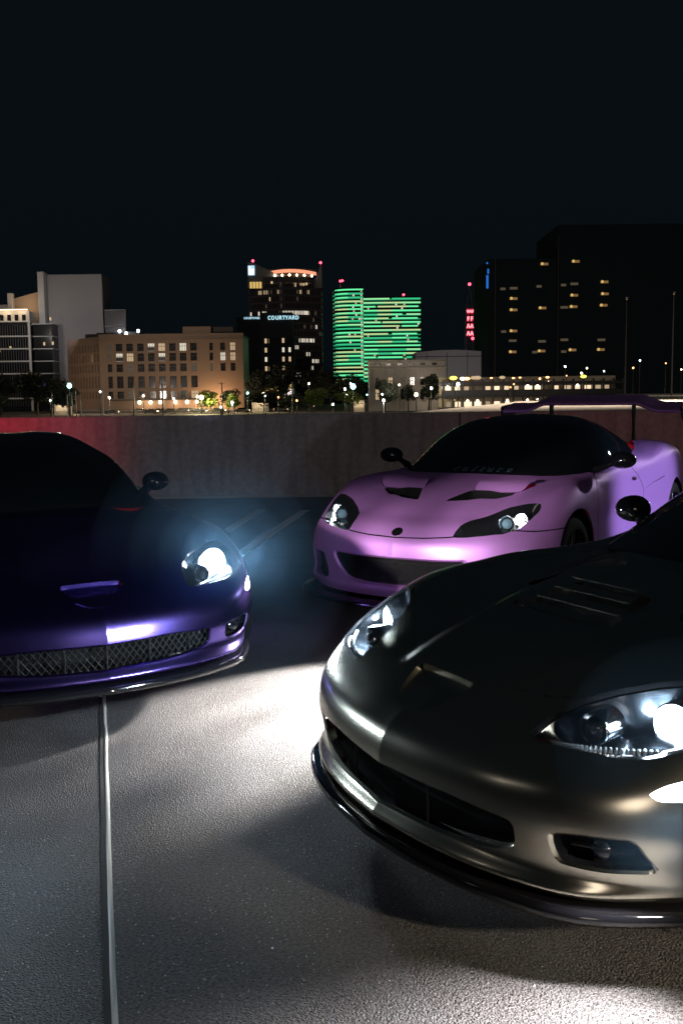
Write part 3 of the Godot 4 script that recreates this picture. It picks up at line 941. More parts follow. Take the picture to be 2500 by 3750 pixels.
func sports_car(called: String, label: String, paint: Material, at: Vector3, yaw: float, o: Dictionary) -> Node3D:
	var M: Dictionary = o.mats
	var root := thing(called, label, "car", at, yaw)
	var rest := both(sport_body())
	rest = arches(rest, 0.0, -2.575, 0.352, 0.37, 0.325)
	var front := func(p: Vector3): return p.z > 0.1
	var c: Array
	var seams := new_m()
	# headlamps
	var lamp_poly := rounded(pv([.375,.815, .385,.70, .42,.60, .50,.49, .60,.40, .70,.33, .765,.30, .778,.36, .757,.46, .722,.575, .655,.668, .56,.735, .46,.787]), 0.02, 3)
	for s in [1.0, -1.0]:
		var on := func(p: Vector3): return p.x * s > 0.3 and p.y > 0.5 and p.z > 0.2
		c = take(rest, lamp_poly, "top", on)
		rest = c[1]
		var piece: Dictionary = c[0]
		var h := Node3D.new()
		h.name = "headlamp" if s > 0 else "headlamp_001"
		root.add_child(h, true)
		part("lens", to_mesh(piece), M.lens, h)
		part("bowl", to_mesh(sunk(piece, field(piece, lamp_poly, "top", on), 1.6, 0.07)), M.gloss, h)
		var main := Vector3(s * 0.615, 0.615, 0.50)
		var aim := Transform3D(Basis(Vector3.UP, s * 0.15) * Basis(Vector3.RIGHT, PI / 2 - 0.1), main)
		part("lamp_ring", to_mesh(lathe(new_m(), PackedVector2Array([Vector2(0.03, -0.03), Vector2(0.045, 0.02), Vector2(0.052, 0.026), Vector2(0.055, 0.018), Vector2(0.05, -0.05)]), 28, aim)), M.chrome, h)
		part("projector", to_mesh(ball(new_m(), main + aim.basis.y * 0.012, Vector3.ONE * 0.034, 10, 20)), M.lens_blue, h)
		var hi := Vector3(s * 0.69, 0.640, 0.46)
		part("bulb", to_mesh(ball(new_m(), hi, Vector3(0.022, 0.024, 0.022), 10, 16)), o.bulb, h)
		part("lamp_ring", to_mesh(lathe(new_m(), PackedVector2Array([Vector2(0.012, -0.03), Vector2(0.036, 0.008), Vector2(0.042, 0.014), Vector2(0.045, 0.006), Vector2(0.04, -0.05)]), 24, Transform3D(aim.basis, hi - aim.basis.y * 0.012))), M.chrome, h)
		var bm: Array = o.beams
		var eye := Vector3(bm[0].x * s, bm[0].y, bm[0].z)
		for az in bm[2][0 if s > 0 else 1]:
			spot(h, eye, eye + Basis(Vector3.UP, deg_to_rad(az)) * Vector3(0, -sin(deg_to_rad(bm[1])), cos(deg_to_rad(bm[1]))), bm[3], bm[4], bm[5], bm[6])
		var strip := new_m()
		for k in 14:
			var t := k / 13.0
			cbx(strip, Vector3(s * lerpf(0.425, 0.56, t), lerpf(0.538, 0.552, t), lerpf(0.775, 0.705, t)), Vector3(0.008, 0.022, 0.012), 0.002, Basis(Vector3.UP, s * 0.45))
		part("indicator_strip", to_mesh(strip), M.ribbed, h).set_meta("kind", "stuff")
		# side duct beside the grille
		var du := rounded(pv([.590,.392, .70,.398, .79,.392, .795,.26, .765,.206, .66,.203, .545,.208]), 0.02, 4)
		var onf := func(p: Vector3): return p.x * s > 0.3 and p.z > 0.4
		c = take(rest, du, "front", onf)
		rest = c[1]
		var df := field(c[0], du, "front", onf)
		var dl := cut(c[0], shifted(df, 0.012))
		part("duct_lip", to_mesh(sunk(dl[1], field(dl[1], du, "front", onf), 1.2, 0.015, Vector3(s * 0.3, 0, 0.95))), paint, root)
		part("side_duct", to_mesh(sunk(dl[0], field(dl[0], du, "front", onf), 5.0, 0.08, Vector3(s * 0.3, 0, 0.95))), M.black, root)
		# bonnet outlet with a painted lip behind it
		var ven := rounded(pv([.095,.365, .25,.318, .42,.205, .535,.085, .40,.085, .19,.115]), 0.02, 4)
		var onv := func(p: Vector3): return p.x * s > 0.0 and p.y > 0.6
		c = take(rest, ven, "top", onv)
		rest = c[1]
		part("bonnet_outlet", to_mesh(sunk(c[0], field(c[0], ven, "top", onv), 2.5, 0.05, Vector3.UP)), M.black, root)
		var lipp := rounded(pv([.19,.108, .40,.078, .545,.078, .60,-.02, .56,-.10, .36,-.03, .20,-.005]), 0.02, 4)
		c = take(rest, lipp, "top", onv)
		rest = c[1]
		for i in c[0].P.size():
			var q: Vector3 = c[0].P[i]
			c[0].P[i] += Vector3(0, 0.034, -0.02) * ss(0.11, 0.02, q.z) + Vector3(0, -0.014, 0) * ss(0.04, 0.11, q.z)
		part("outlet_lip", to_mesh(smooth(c[0])), paint, root)
	# grille
	var plan := plan_path(SPORT_BODY, 3, 5, 8)
	var gr := rounded(pv([-.3,.412, .30,.413, .43,.418, .497,.424, .472,.35, .442,.298, .39,.25, .335,.230, .2,.219, -.3,.213]), 0.02, 4)
	c = take(rest, gr, "front", func(p: Vector3): return p.z > 0.6)
	rest = c[1]
	var gf := field(c[0], gr, "front", front)
	var lip := cut(c[0], shifted(gf, 0.014))
	part("grille_lip", to_mesh(sunk(lip[1], field(lip[1], gr, "front", front), 1.3, 0.02, Vector3(0, 0, 1))), paint, root)
	var gp := part("grille_opening", to_mesh(sunk(lip[0], field(lip[0], gr, "front", front), 5.0, 0.12, Vector3(0, 0, 1))), M.black, root)
	part("grille_mesh", to_mesh(lattice(plan, gr, 0.045, 0.016, 0.9, 0.0018)), M.wire, gp).set_meta("kind", "stuff")
	part("grille_bar", to_mesh(tube(new_m(), PackedVector3Array([Vector3(-0.44, 0.36, z_on(plan, -0.44) - 0.05), Vector3(0, 0.365, z_on(plan, 0) - 0.05), Vector3(0.44, 0.36, z_on(plan, 0.44) - 0.05)]), 0.006, 6)), M.black, gp)
	# bumper below the bonnet seam
	var bp := pv([-1,-1, -1,.533, 0,.535, .2,.540, .338,.549, .46,.562, .56,.577, .66,.590, .72,.588, .80,.578, .93,.575, 1.4,.575, 1.4,-1])
	c = seam_cut(rest, bp, "front", func(p: Vector3): return p.z > 0.15, 0.0035)
	join(seams, c[1])
	part("front_bumper", to_mesh(c[0]), paint, root)
	rest = c[2]
	# doors
	var door := rounded(pv([-.447,.17, -.445,.42, -.447,.60, -.52,.76, -.66,.855, -.95,.90, -1.38,.905, -1.44,.85, -1.56,.76, -1.632,.67, -1.625,.56, -1.52,.30, -1.44,.17]), 0.04, 4)
	c = seam_cut(rest, door, "side", func(p: Vector3): return absf(p.x) > 0.55, 0.0035)
	join(seams, c[1])
	rest = c[2]
	for s in [1.0, -1.0]:
		var fx := PackedFloat32Array()
		for p in c[0].P: fx.append(-p.x * s)
		var d := part("door", to_mesh(cut(c[0], fx)[0]), paint, root)
		part("handle", to_mesh(ball(new_m(), Vector3(s * 0.866, 0.767, -1.42), Vector3(0.012, 0.016, 0.05), 8, 14)), M.handle, d)
	part("body_shell", to_mesh(rest), paint, root)
	part("panel_gap", to_mesh(seams), M.black, root)
	# seam that runs from the door to the rear arch
	for s in [1.0, -1.0]:
		part("sill_seam", to_mesh(tube(new_m(), PackedVector3Array([Vector3(s * 0.880, 0.665, -1.64), Vector3(s * 0.892, 0.70, -1.85), Vector3(s * 0.912, 0.735, -2.14)]), 0.003, 5)), M.black, root)
	var bd := part("badge", to_mesh(lathe(new_m(), PackedVector2Array([Vector2(0.038, 0), Vector2(0.038, 0.004), Vector2(0.03, 0.006), Vector2(0.001, 0.006)]), 32, Transform3D(Basis(Vector3.RIGHT, 0.62), Vector3(0, 0.566, 0.832)))), M.gloss, root)
	part("splitter", to_mesh(sweep(plan_path(SPORT_BODY, 1, 5, 8), PackedVector2Array([Vector2(-0.16, 0.125), Vector2(0.02, 0.122), Vector2(0.075, 0.112), Vector2(0.088, 0.10), Vector2(0.08, 0.088), Vector2(-0.16, 0.085)]))), M.gloss, root)
	part("underbody", bx(Vector3(0, 0.16, -1.4), Vector3(1.25, 0.04, 3.5)), M.black, root)
	cabin_parts(root, cabin(SPORT_CABIN, true), M, M.gloss, pv([-.3,.885, .42,.875, .60,.865, .545,1.0, .475,1.13, .41,1.205, -.3,1.235]), pv([-.70,.905, -.86,1.02, -1.06,1.13, -1.28,1.20, -1.5,1.205, -1.75,1.17, -1.9,1.08, -1.85,.985, -1.45,.945, -.95,.905]))
	# lettering along the foot of the windscreen
	var word := "culture"
	var wx := -0.13
	for i in word.length():
		var tm := TextMesh.new()
		tm.text = word[i]
		var sf := SystemFont.new()
		sf.font_names = PackedStringArray(["Droid Serif"])
		tm.font = sf
		tm.font_size = 32
		tm.pixel_size = 0.0026
		tm.depth = 0.003
		var zz := -0.335 - 0.30 * wx * wx
		var l := part("letter", tm, M.letter, root, Vector3(wx, 0.893, zz + 0.024), Vector3(0, 0, 0))
		l.basis = Basis(Vector3.UP, wx * 0.55) * Basis(Vector3.RIGHT, -1.12) * Basis(Vector3(1, 0, 0), Vector3(0.3, 1, 0), Vector3(0, 0, 1))
		wx += 0.062 if word[i] in "lt" else 0.072
	for s in [1.0, -1.0]:
		var mi := Node3D.new()
		mi.name = "door_mirror" if s > 0 else "door_mirror_001"
		root.add_child(mi, true)
		var mp := ball(new_m(), Vector3(s * 0.955, 0.95, -0.80), Vector3(0.10, 0.062, 0.085), 14, 20)
		for i in mp.P.size():
			if mp.P[i].z < -0.82: mp.P[i].z = -0.82 + (mp.P[i].z + 0.82) * 0.15
		part("mirror_shell", to_mesh(smooth(mp)), M.gloss, mi)
		part("mirror_stalk", to_mesh(tube(new_m(), PackedVector3Array([Vector3(s * 0.76, 0.875, -0.72), Vector3(s * 0.83, 0.90, -0.76), Vector3(s * 0.90, 0.935, -0.79)]), PackedFloat32Array([0.03, 0.022, 0.024]), 10)), M.gloss, mi)
		part("mirror_glass", to_mesh(ball(new_m(), Vector3(s * 0.96, 0.95, -0.835), Vector3(0.085, 0.05, 0.004), 8, 20)), M.chrome, mi)
	arch_lips(root, [[0.0, 0.345, 0.905], [-2.575, 0.363, 0.90]], paint, M.black, 0.325)
	for s in [1.0, -1.0]:
		wheel(root, Vector3(s * 0.775, 0.315, 0), 0.315, 0.23, 0.232, 10, M, s)
		wheel(root, Vector3(s * 0.755, 0.33, -2.575), 0.33, 0.27, 0.245, 10, M, s)
	# rear wing
	var wing := Node3D.new()
	wing.name = "rear_wing"
	root.add_child(wing, true)
	var bl := new_m()
	var sec := PackedVector2Array([Vector2(0.14, 0.0), Vector2(0.125, 0.014), Vector2(0.07, 0.028), Vector2(-0.05, 0.045), Vector2(-0.14, 0.062), Vector2(-0.14, 0.055), Vector2(-0.05, 0.02), Vector2(0.07, -0.006), Vector2(0.125, -0.01)])
	var nx := 48
	for i in nx + 1:
		var x := lerpf(-0.86, 0.86, float(i) / nx)
		var lift := 0.07 * ss(0.66, 0.42, absf(x))
		for q in sec: bl.P.append(Vector3(x, 1.262 + lift + q.y * 1.35, -3.02 + q.x))
	for i in nx:
		for j in sec.size():
			var a := i * sec.size() + j
			var b := i * sec.size() + (j + 1) % sec.size()
			bl.I.append_array(PackedInt32Array([a, a + sec.size(), b, b, a + sec.size(), b + sec.size()]))
	part("wing_blade", to_mesh(smooth(bl)), o.wing, wing)
	for s in [1.0, -1.0]:
		var ep := rounded(pv([-.18,.08, .17,.05, .18,-.03, .10,-.09, -.18,-.10]), 0.03, 4)
		part("end_plate", to_mesh(plate(new_m(), ep, 0.008, Transform3D(Basis(Vector3.UP, -PI / 2), Vector3(s * 0.865 + 0.004, 1.265, -3.02)))), M.gloss, wing)
		var st := PackedVector2Array([Vector2(-0.05, 0), Vector2(0.05, 0), Vector2(0.03, 0.15), Vector2(0.06, 0.37), Vector2(-0.04, 0.38), Vector2(-0.02, 0.15)])
		part("wing_strut", to_mesh(plate(new_m(), st, 0.012, Transform3D(Basis(Vector3.UP, -PI / 2), Vector3(s * 0.40 + 0.006, 0.955, -3.0)))), M.black, wing)
	for s in [1.0, -1.0]:
		for x in [0.42, 0.60]:
			part("tail_lamp", to_mesh(lathe(new_m(), PackedVector2Array([Vector2(0.06, -0.02), Vector2(0.058, 0.012), Vector2(0.03, 0.02), Vector2(0.001, 0.022)]), 24, Transform3D(Basis(Vector3.RIGHT, -PI / 2), Vector3(s * x, 0.74, -3.50 + 0.14 * x - 0.03)))), M.red_lens, root)
	spot(root, o.tail[0], o.tail[1], o.tail[2], o.tail[3], 1.0, Color(1, 0.02, 0.05), 0.06)
	return root

# ---------------------------------------------------------------- the roof deck of the car park
func noise_tex(size: int, freq: float, oct: int, ramp: Gradient, seed_no: int, kind := FastNoiseLite.TYPE_SIMPLEX_SMOOTH) -> NoiseTexture2D:
	var n := FastNoiseLite.new()
	n.noise_type = kind
	n.frequency = freq
	n.fractal_octaves = oct
	n.seed = seed_no
	var t := NoiseTexture2D.new()
	t.width = size
	t.height = size
	t.seamless = true
	t.noise = n
	t.color_ramp = ramp
	return t

func ramp(stops: Array) -> Gradient:
	var g := Gradient.new()
	var off := PackedFloat32Array()
	var col := PackedColorArray()
	for s in stops:
		off.append(s[0])
		col.append(s[1])
	g.offsets = off
	g.colors = col
	return g

func concrete(tone: Color, rough: float, seed_no: int, relief: float, scale: float) -> StandardMaterial3D:
	var m := StandardMaterial3D.new()
	m.albedo_color = Color.WHITE
	m.albedo_texture = noise_tex(1024, 0.02, 6, ramp([[0.0, (tone * 0.8).linear_to_srgb()], [0.42, (tone * 0.97).linear_to_srgb()], [0.6, (tone * 1.03).linear_to_srgb()], [1.0, (tone * 1.15).linear_to_srgb()]]), seed_no)
	m.roughness = rough
	m.metallic_specular = 0.5
	m.uv1_triplanar = true
	m.uv1_world_triplanar = true
	m.uv1_scale = Vector3.ONE * scale
	m.heightmap_enabled = true
	m.heightmap_texture = noise_tex(1024, 0.27, 3, ramp([[0.0, Color.BLACK], [0.36, Color(0.55, 0.55, 0.55)], [0.55, Color(0.7, 0.7, 0.7)], [1.0, Color.WHITE]]), seed_no + 3)
	m.heightmap_scale = relief
	return m

func build_deck() -> void:
	var deck_mat := concrete(Color(0.155, 0.148, 0.148), 0.6, 11, 1.0, 0.7)
	var tone := Color(0.108, 0.103, 0.106)
	deck_mat.albedo_texture = noise_tex(1024, 0.15, 3, ramp([[0.0, (tone * 0.18).linear_to_srgb()], [0.33, (tone * 0.42).linear_to_srgb()], [0.47, (tone * 0.82).linear_to_srgb()], [0.62, (tone * 0.95).linear_to_srgb()], [0.8, (tone * 1.1).linear_to_srgb()], [1.0, (tone * 1.9).linear_to_srgb()]]), 19)
	deck_mat.uv1_scale = Vector3.ONE * 0.5
	deck_mat.detail_enabled = true
	deck_mat.detail_blend_mode = BaseMaterial3D.BLEND_MODE_MUL
	deck_mat.detail_uv_layer = BaseMaterial3D.DETAIL_UV_2
	deck_mat.detail_albedo = noise_tex(1024, 0.006, 6, ramp([[0.0, Color(0.70, 0.70, 0.71)], [0.30, Color(0.84, 0.83, 0.83)], [0.44, Color(0.90, 0.89, 0.89)], [0.6, Color(0.95, 0.95, 0.95)], [1.0, Color.WHITE]]), 23)
	deck_mat.uv2_triplanar = true
	deck_mat.uv2_world_triplanar = true
	deck_mat.uv2_scale = Vector3.ONE * 0.17
	structure("deck_floor", bx(Vector3(0, -0.15, -1.2), Vector3(60, 0.3, 26.6)), deck_mat)
	# sealed joint between two pours of concrete
	var rng := RandomNumberGenerator.new()
	rng.seed = 5
	var pts := PackedVector3Array()
	for i in 60:
		var z := lerpf(-9.0, 1.6, i / 59.0)
		pts.append(Vector3(-0.015 + 0.2425 * z + rng.randf_range(-0.002, 0.002), 0.0, z))
	var bead := tube(new_m(), pts, 0.0085, 8)
	for i in bead.P.size(): bead.P[i].y *= 0.7
	structure("deck_joint_seal", to_mesh(smooth(bead)), mat(Color(0.50, 0.48, 0.45), 0.4))
	var gr := new_m()
	for i in 59:
		quad(gr, pts[i] + Vector3(-0.024, 0.003, 0), pts[i + 1] + Vector3(-0.024, 0.003, 0), pts[i + 1] + Vector3(-0.004, 0.003, 0), pts[i] + Vector3(-0.004, 0.003, 0))
		var k: int = gr.I.size()
	structure("deck_joint_groove", to_mesh(gr), mat(Color(0.02, 0.02, 0.02), 0.8))
	# bay lines
	var paint := mat(Color(0.72, 0.72, 0.71), 0.6)
	for l in [[Vector3(-1.03, 0, -12.75), Vector3(-1.45, 0, -8.6)], [Vector3(-0.46, 0, -12.6), Vector3(-0.98, 0, -8.8)], [Vector3(3.9, 0, -12.9), Vector3(3.4, 0, -8.6)], [Vector3(-6.6, 0, -12.9), Vector3(-7.1, 0, -8.6)]]:
		var d: Vector3 = (l[1] - l[0]).normalized()
		var s := d.cross(Vector3.UP) * 0.055
		var m := new_m()
		box(m, (l[0] + l[1]) / 2 + Vector3.UP * 0.003, Vector3(0.11, 0.004, (l[1] - l[0]).length()), Basis.looking_at(d, Vector3.UP))
		structure("bay_line", to_mesh(m), paint)
	# parapet: precast panels between thin joints
	var wall_mat := concrete(Color(0.39, 0.36, 0.385), 0.75, 31, 0.5, 0.45)
	var stains := noise_tex(512, 0.02, 5, ramp([[0.0, Color(0.86, 0.86, 0.86)], [0.4, Color(0.95, 0.95, 0.95)], [0.6, Color.WHITE], [1.0, Color.WHITE]]), 77)
	wall_mat.detail_enabled = true
	wall_mat.detail_blend_mode = BaseMaterial3D.BLEND_MODE_MUL
	wall_mat.detail_albedo = stains
	wall_mat.detail_uv_layer = BaseMaterial3D.DETAIL_UV_2
	wall_mat.uv2_triplanar = true
	wall_mat.uv2_world_triplanar = true
	wall_mat.uv2_scale = Vector3(0.55, 0.06, 0.55)
	var wall := thing("parapet_wall", "stained grey concrete parapet wall along the edge of the car park roof", "wall", Vector3(0, 0, -14.3))
	for i in 5:
		var x := -23.3 + 10.0 * i
		var m := new_m()
		cbx(m, Vector3(x, 0.592, -0.1), Vector3(9.985, 1.19, 0.2), 0.012)
		part("panel", to_mesh(m), wall_mat, wall)
	part("kerb_fillet", to_mesh(cbx(new_m(), Vector3(0, 0.02, 0.03), Vector3(48, 0.05, 0.06), 0.015)), mat(Color(0.36, 0.34, 0.33), 0.6), wall)
	# loose glinting grit in the worn concrete
	var mm := MultiMesh.new()
	mm.transform_format = MultiMesh.TRANSFORM_3D
	var q := new_m()
	quad(q, Vector3(-0.5, 0, 0.35), Vector3(0.4, 0, 0.5), Vector3(0.5, 0, -0.4), Vector3(-0.4, 0, -0.5))
	mm.mesh = to_mesh(q)
	mm.instance_count = 14000
	for i in 14000:
		var z := -0.6 - 5.2 * pow(rng.randf(), 0.8)
		var x := rng.randf_range(-0.40, 0.40) * (1.0 - z)
		var s := rng.randf_range(0.0018, 0.0048)
		var b := Basis.from_euler(Vector3(rng.randf_range(-0.5, 0.5), rng.randf() * TAU, rng.randf_range(-0.5, 0.5))).scaled(Vector3.ONE * s)
		mm.set_instance_transform(i, Transform3D(b, Vector3(x, 0.0022, z)))
	var mi := MultiMeshInstance3D.new()
	mi.name = "deck_grit"
	mi.multimesh = mm
	mi.material_override = mat(Color(0.42, 0.42, 0.46), 0.3, 1.0)
	tag(mi, "fine glinting grit worn out of the concrete deck", "grit", "", "stuff")
	add_child(mi)

func build_cars() -> void:
	var M := mats_common()
	M.wire = mat(Color(0.010, 0.012, 0.014), 0.45, 0.3)
	M.badge = mat(Color(0.10, 0.11, 0.12), 0.25, 0.8)
	M.bezel = mat(Color(0.05, 0.052, 0.06), 0.12, 0.9)
	M.letter = mat(Color(0.02, 0.05, 0.055), 0.4)
	M.handle = mat(Color(0.03, 0.01, 0.03), 0.3)
	var lb := mat(Color(0.2, 0.35, 0.45), 0.05, 0.3)
	M.lens_blue = lb
	var white := glow(Color(0.86, 0.94, 1.0), 40.0)
	var cold := Color(0.80, 0.91, 1.0)
	var olive := mat(Color(0.60, 0.57, 0.46), 0.22, 1.0)
	var violet := mat(Color(0.10, 0.07, 0.30), 0.26, 1.0)
	var lilac := mat(Color(0.55, 0.25, 0.70), 0.47, 0.5)
	# each headlamp throws its light along the car; lists of [from, to, energy, half angle, softness, colour]
	coupe("silver_coupe", "olive silver coupe with a louvred bonnet and black splitter", olive, Vector3(0.9156, 0, -3.259), -1.07086, {
		"mats": M, "bulb": white, "marker": glow(Color(0.85, 0.93, 1.0), 22.0), "roof": M.gloss, "vents": true, "inner": {1.0: 0.14, -1.0: 3.2},
		"beams": {
			1.0: [[Vector3(0.71, 0.66, 0.57), Vector3(0.9, 0.25, 3.0), 0.25, 40.0, 0.8, cold], [Vector3(0.90, 0.56, 0.60), Vector3(1.05, -0.35, 1.35), 6.0, 44.0, 0.8, Color(1.0, 0.95, 0.92)]],
			-1.0: [[Vector3(-0.71, 0.66, 0.57), Vector3(-0.85, 0.25, 3.0), 0.25, 40.0, 0.8, cold], [Vector3(-0.77, 0.645, 0.56), Vector3(-1.5, 0.3, 0.9), 1.5, 70.0, 0.8, cold]]}})
	coupe("dark_coupe", "dark violet coupe with a diamond mesh grille and black splitter", violet, Vector3(-1.4794, 0, -5.065), 0.51617, {
		"mats": M, "bulb": white, "marker": glow(Color(0.9, 0.9, 1.0), 14.0), "roof": M.gloss, "mesh_grille": true, "inner": {1.0: 0.8, -1.0: 0.8}, "bulb_scale": 1.45,
		"beams": {
			1.0: [[Vector3(0.71, 0.66, 0.57), Vector3(0.95, 0.2, 3.0), 0.2, 40.0, 0.8, cold], [Vector3(0.77, 0.645, 0.56), Vector3(1.5, 0.4, 1.2), 1.2, 65.0, 0.8, cold]],
			-1.0: [[Vector3(-0.71, 0.66, 0.57), Vector3(-0.70, 0.2, 4.0), 0.2, 40.0, 0.8, cold]]},
		"tail": [Vector3(-0.38, 0.70, -3.62), Vector3(-0.4, 1.25, -10.0), 24.0, 39.0]})
	sports_car("lilac_sports_car", "lilac mid engined sports car with a tall rear wing", lilac, Vector3(0.7998, 0, -7.060), -0.56272, {
		"mats": M, "bulb": glow(Color(0.85, 0.95, 1.0), 18.0), "wing": lilac, "tail": [Vector3(0.5, 0.74, -3.62), Vector3(0.4, 0.8, -8.0), 0.8, 60.0],
		"beams": [Vector3(0.60, 0.67, 0.64), 18.5, [[-13.0, -4.0, 5.0], [-8.0]], 100.0, 8.4, 1.0, Color(1.0, 0.94, 0.87)]})
	unseen_work_light(Vector3(-2.6, 0, -1.9), [Vector3(-0.15, 0.45, -6.4), Vector3(0.75, 0.5, -6.6), Vector3(1.75, 0.6, -7.1)], 31.0, 5.8, Color(1.0, 0.90, 0.84), "unseen tripod work light out of view at the left, placed to light the lilac car front", 1.45)
	unseen_work_light(Vector3(7.5, 0, -3.2), [Vector3(2.35, 0.5, -8.2)], 75.0, 8.5, Color(0.62, 0.70, 1.0), "unseen tripod work light out of view at the right, placed to light the lilac car door", 0.9)
	unseen_work_light(Vector3(3.4, 0, 0.3), [Vector3(0.5, 0.2, -2.6)], 22.0, 9.0, Color(1.0, 0.84, 0.58), "unseen tripod work light out of view right of the camera, placed to light the silver coupe nose", 1.6)

func unseen_work_light(at: Vector3, aims: Array, energy: float, angle: float, c: Color, label: String, tall := 1.78) -> void:
	var root := thing("unseen_work_light", label, "work light", at, 0.0, "unseen tripod work lights")  # out of view, placed to light the car fronts and the lilac door
	var dark := mat(Color(0.03, 0.03, 0.03), 0.5)
	for k in 3:
		var a := TAU * k / 3
		part("leg", to_mesh(tube(new_m(), PackedVector3Array([Vector3(0, tall * 0.4, 0), Vector3(sin(a) * 0.5, 0.012, cos(a) * 0.5)]), 0.012, 8)), dark, root)
	part("pole", to_mesh(tube(new_m(), PackedVector3Array([Vector3(0, tall * 0.35, 0), Vector3(0, tall - 0.16, 0)]), 0.016, 10)), dark, root)
	part("cross_bar", to_mesh(cbx(new_m(), Vector3(0, tall - 0.14, 0), Vector3(0.7, 0.03, 0.03), 0.006)), dark, root)
	for i in aims.size():
		var eye := Vector3((i - (aims.size() - 1) / 2.0) * 0.24, tall, 0)
		var b := Basis.looking_at(aims[i] - at - eye, Vector3.UP)
		part("lamp_housing", to_mesh(cbx(new_m(), eye, Vector3(0.2, 0.16, 0.06), 0.01, b)), dark, root)
		part("lamp_face", to_mesh(box(new_m(), eye + b * Vector3(0, 0, -0.034), Vector3(0.17, 0.13, 0.004), b)), glow(c, 2.0), root)
		spot(root, eye + b * Vector3(0, 0, -0.05), aims[i] - at, energy, angle, 0.7, c, 0.08)

func build_lamp_glow() -> void:
	# added fog volumes that imitate lens bloom round the lit headlamps
	for q in [[Vector3(-0.58, 0.66, -4.84), 0.64, 0.006, "outermost thin layer of added bloom haze round the dark violet coupe's lit headlamp"], [Vector3(-0.58, 0.66, -4.84), 0.46, 0.012, "second layer of added bloom haze round the dark violet coupe's lit headlamp"], [Vector3(-0.58, 0.66, -4.84), 0.32, 0.022, "third layer of added bloom haze round the dark violet coupe's lit headlamp"], [Vector3(-0.58, 0.66, -4.84), 0.20, 0.045, "innermost added bloom haze close round the dark violet coupe's lit headlamp"], [Vector3(0.80, 0.56, -2.28), 0.30, 0.012, "thin added bloom haze round the silver coupe's near headlamp"]]:
		var fog := FogVolume.new()
		fog.name = numbered("added_lamp_glow")
		fog.shape = RenderingServer.FOG_VOLUME_SHAPE_ELLIPSOID
		fog.size = Vector3(q[1], q[1], q[1]) * 2.0
		fog.position = q[0]
		var m := FogMaterial.new()
		m.density = q[2]
		m.albedo = Color(0.60, 0.82, 1.0)
		fog.material = m
		tag(fog, q[3], "mist", "", "stuff")
		add_child(fog)

# ---------------------------------------------------------------- the city beyond the parapet
var CM := {}

func city_mats() -> void:
	CM.dark_pane = mat(Color(0.006, 0.008, 0.010), 0.12)
	CM.warm_pane = glow(Color(1.0, 0.72, 0.42), 0.6)
	CM.pale_pane = glow(Color(1.0, 0.90, 0.72), 0.8)
	CM.amber_pane = glow(Color(1.0, 0.55, 0.20), 0.20)
	CM.yellow_pane = glow(Color(1.0, 0.66, 0.20), 0.7)
	CM.dim_pane = glow(Color(1.0, 0.75, 0.5), 0.07)
	CM.brick = concrete(Color(0.28, 0.205, 0.155), 0.85, 51, 2.0, 0.12)
	CM.brick_dark = concrete(Color(0.10, 0.085, 0.08), 0.85, 52, 2.0, 0.12)
	CM.pale = concrete(Color(0.42, 0.40, 0.40), 0.8, 53, 1.0, 0.1)
	CM.stone = concrete(Color(0.50, 0.46, 0.42), 0.8, 54, 1.0, 0.1)
	CM.slate = mat(Color(0.03, 0.035, 0.045), 0.5)
	CM.night = mat(Color(0.012, 0.014, 0.018), 0.35)
	CM.metal = mat(Color(0.12, 0.12, 0.13), 0.45, 0.6)
	CM.white_metal = mat(Color(0.6, 0.6, 0.6), 0.5)
	CM.red_lamp = glow(Color(1.0, 0.05, 0.09), 7.0)
	CM.bark = mat(Color(0.05, 0.04, 0.03), 0.9)
	CM.warm_lamp = glow(Color(1.0, 0.80, 0.52), 14.0)
	CM.white_lamp = glow(Color(0.92, 0.97, 0.90), 14.0)
	CM.cyan_lamp = glow(Color(0.35, 0.95, 0.85), 9.0)
	CM.orange_lamp = glow(Color(1.0, 0.42, 0.16), 5.0)
	CM.yellow_lamp = glow(Color(0.95, 0.80, 0.10), 3.0)

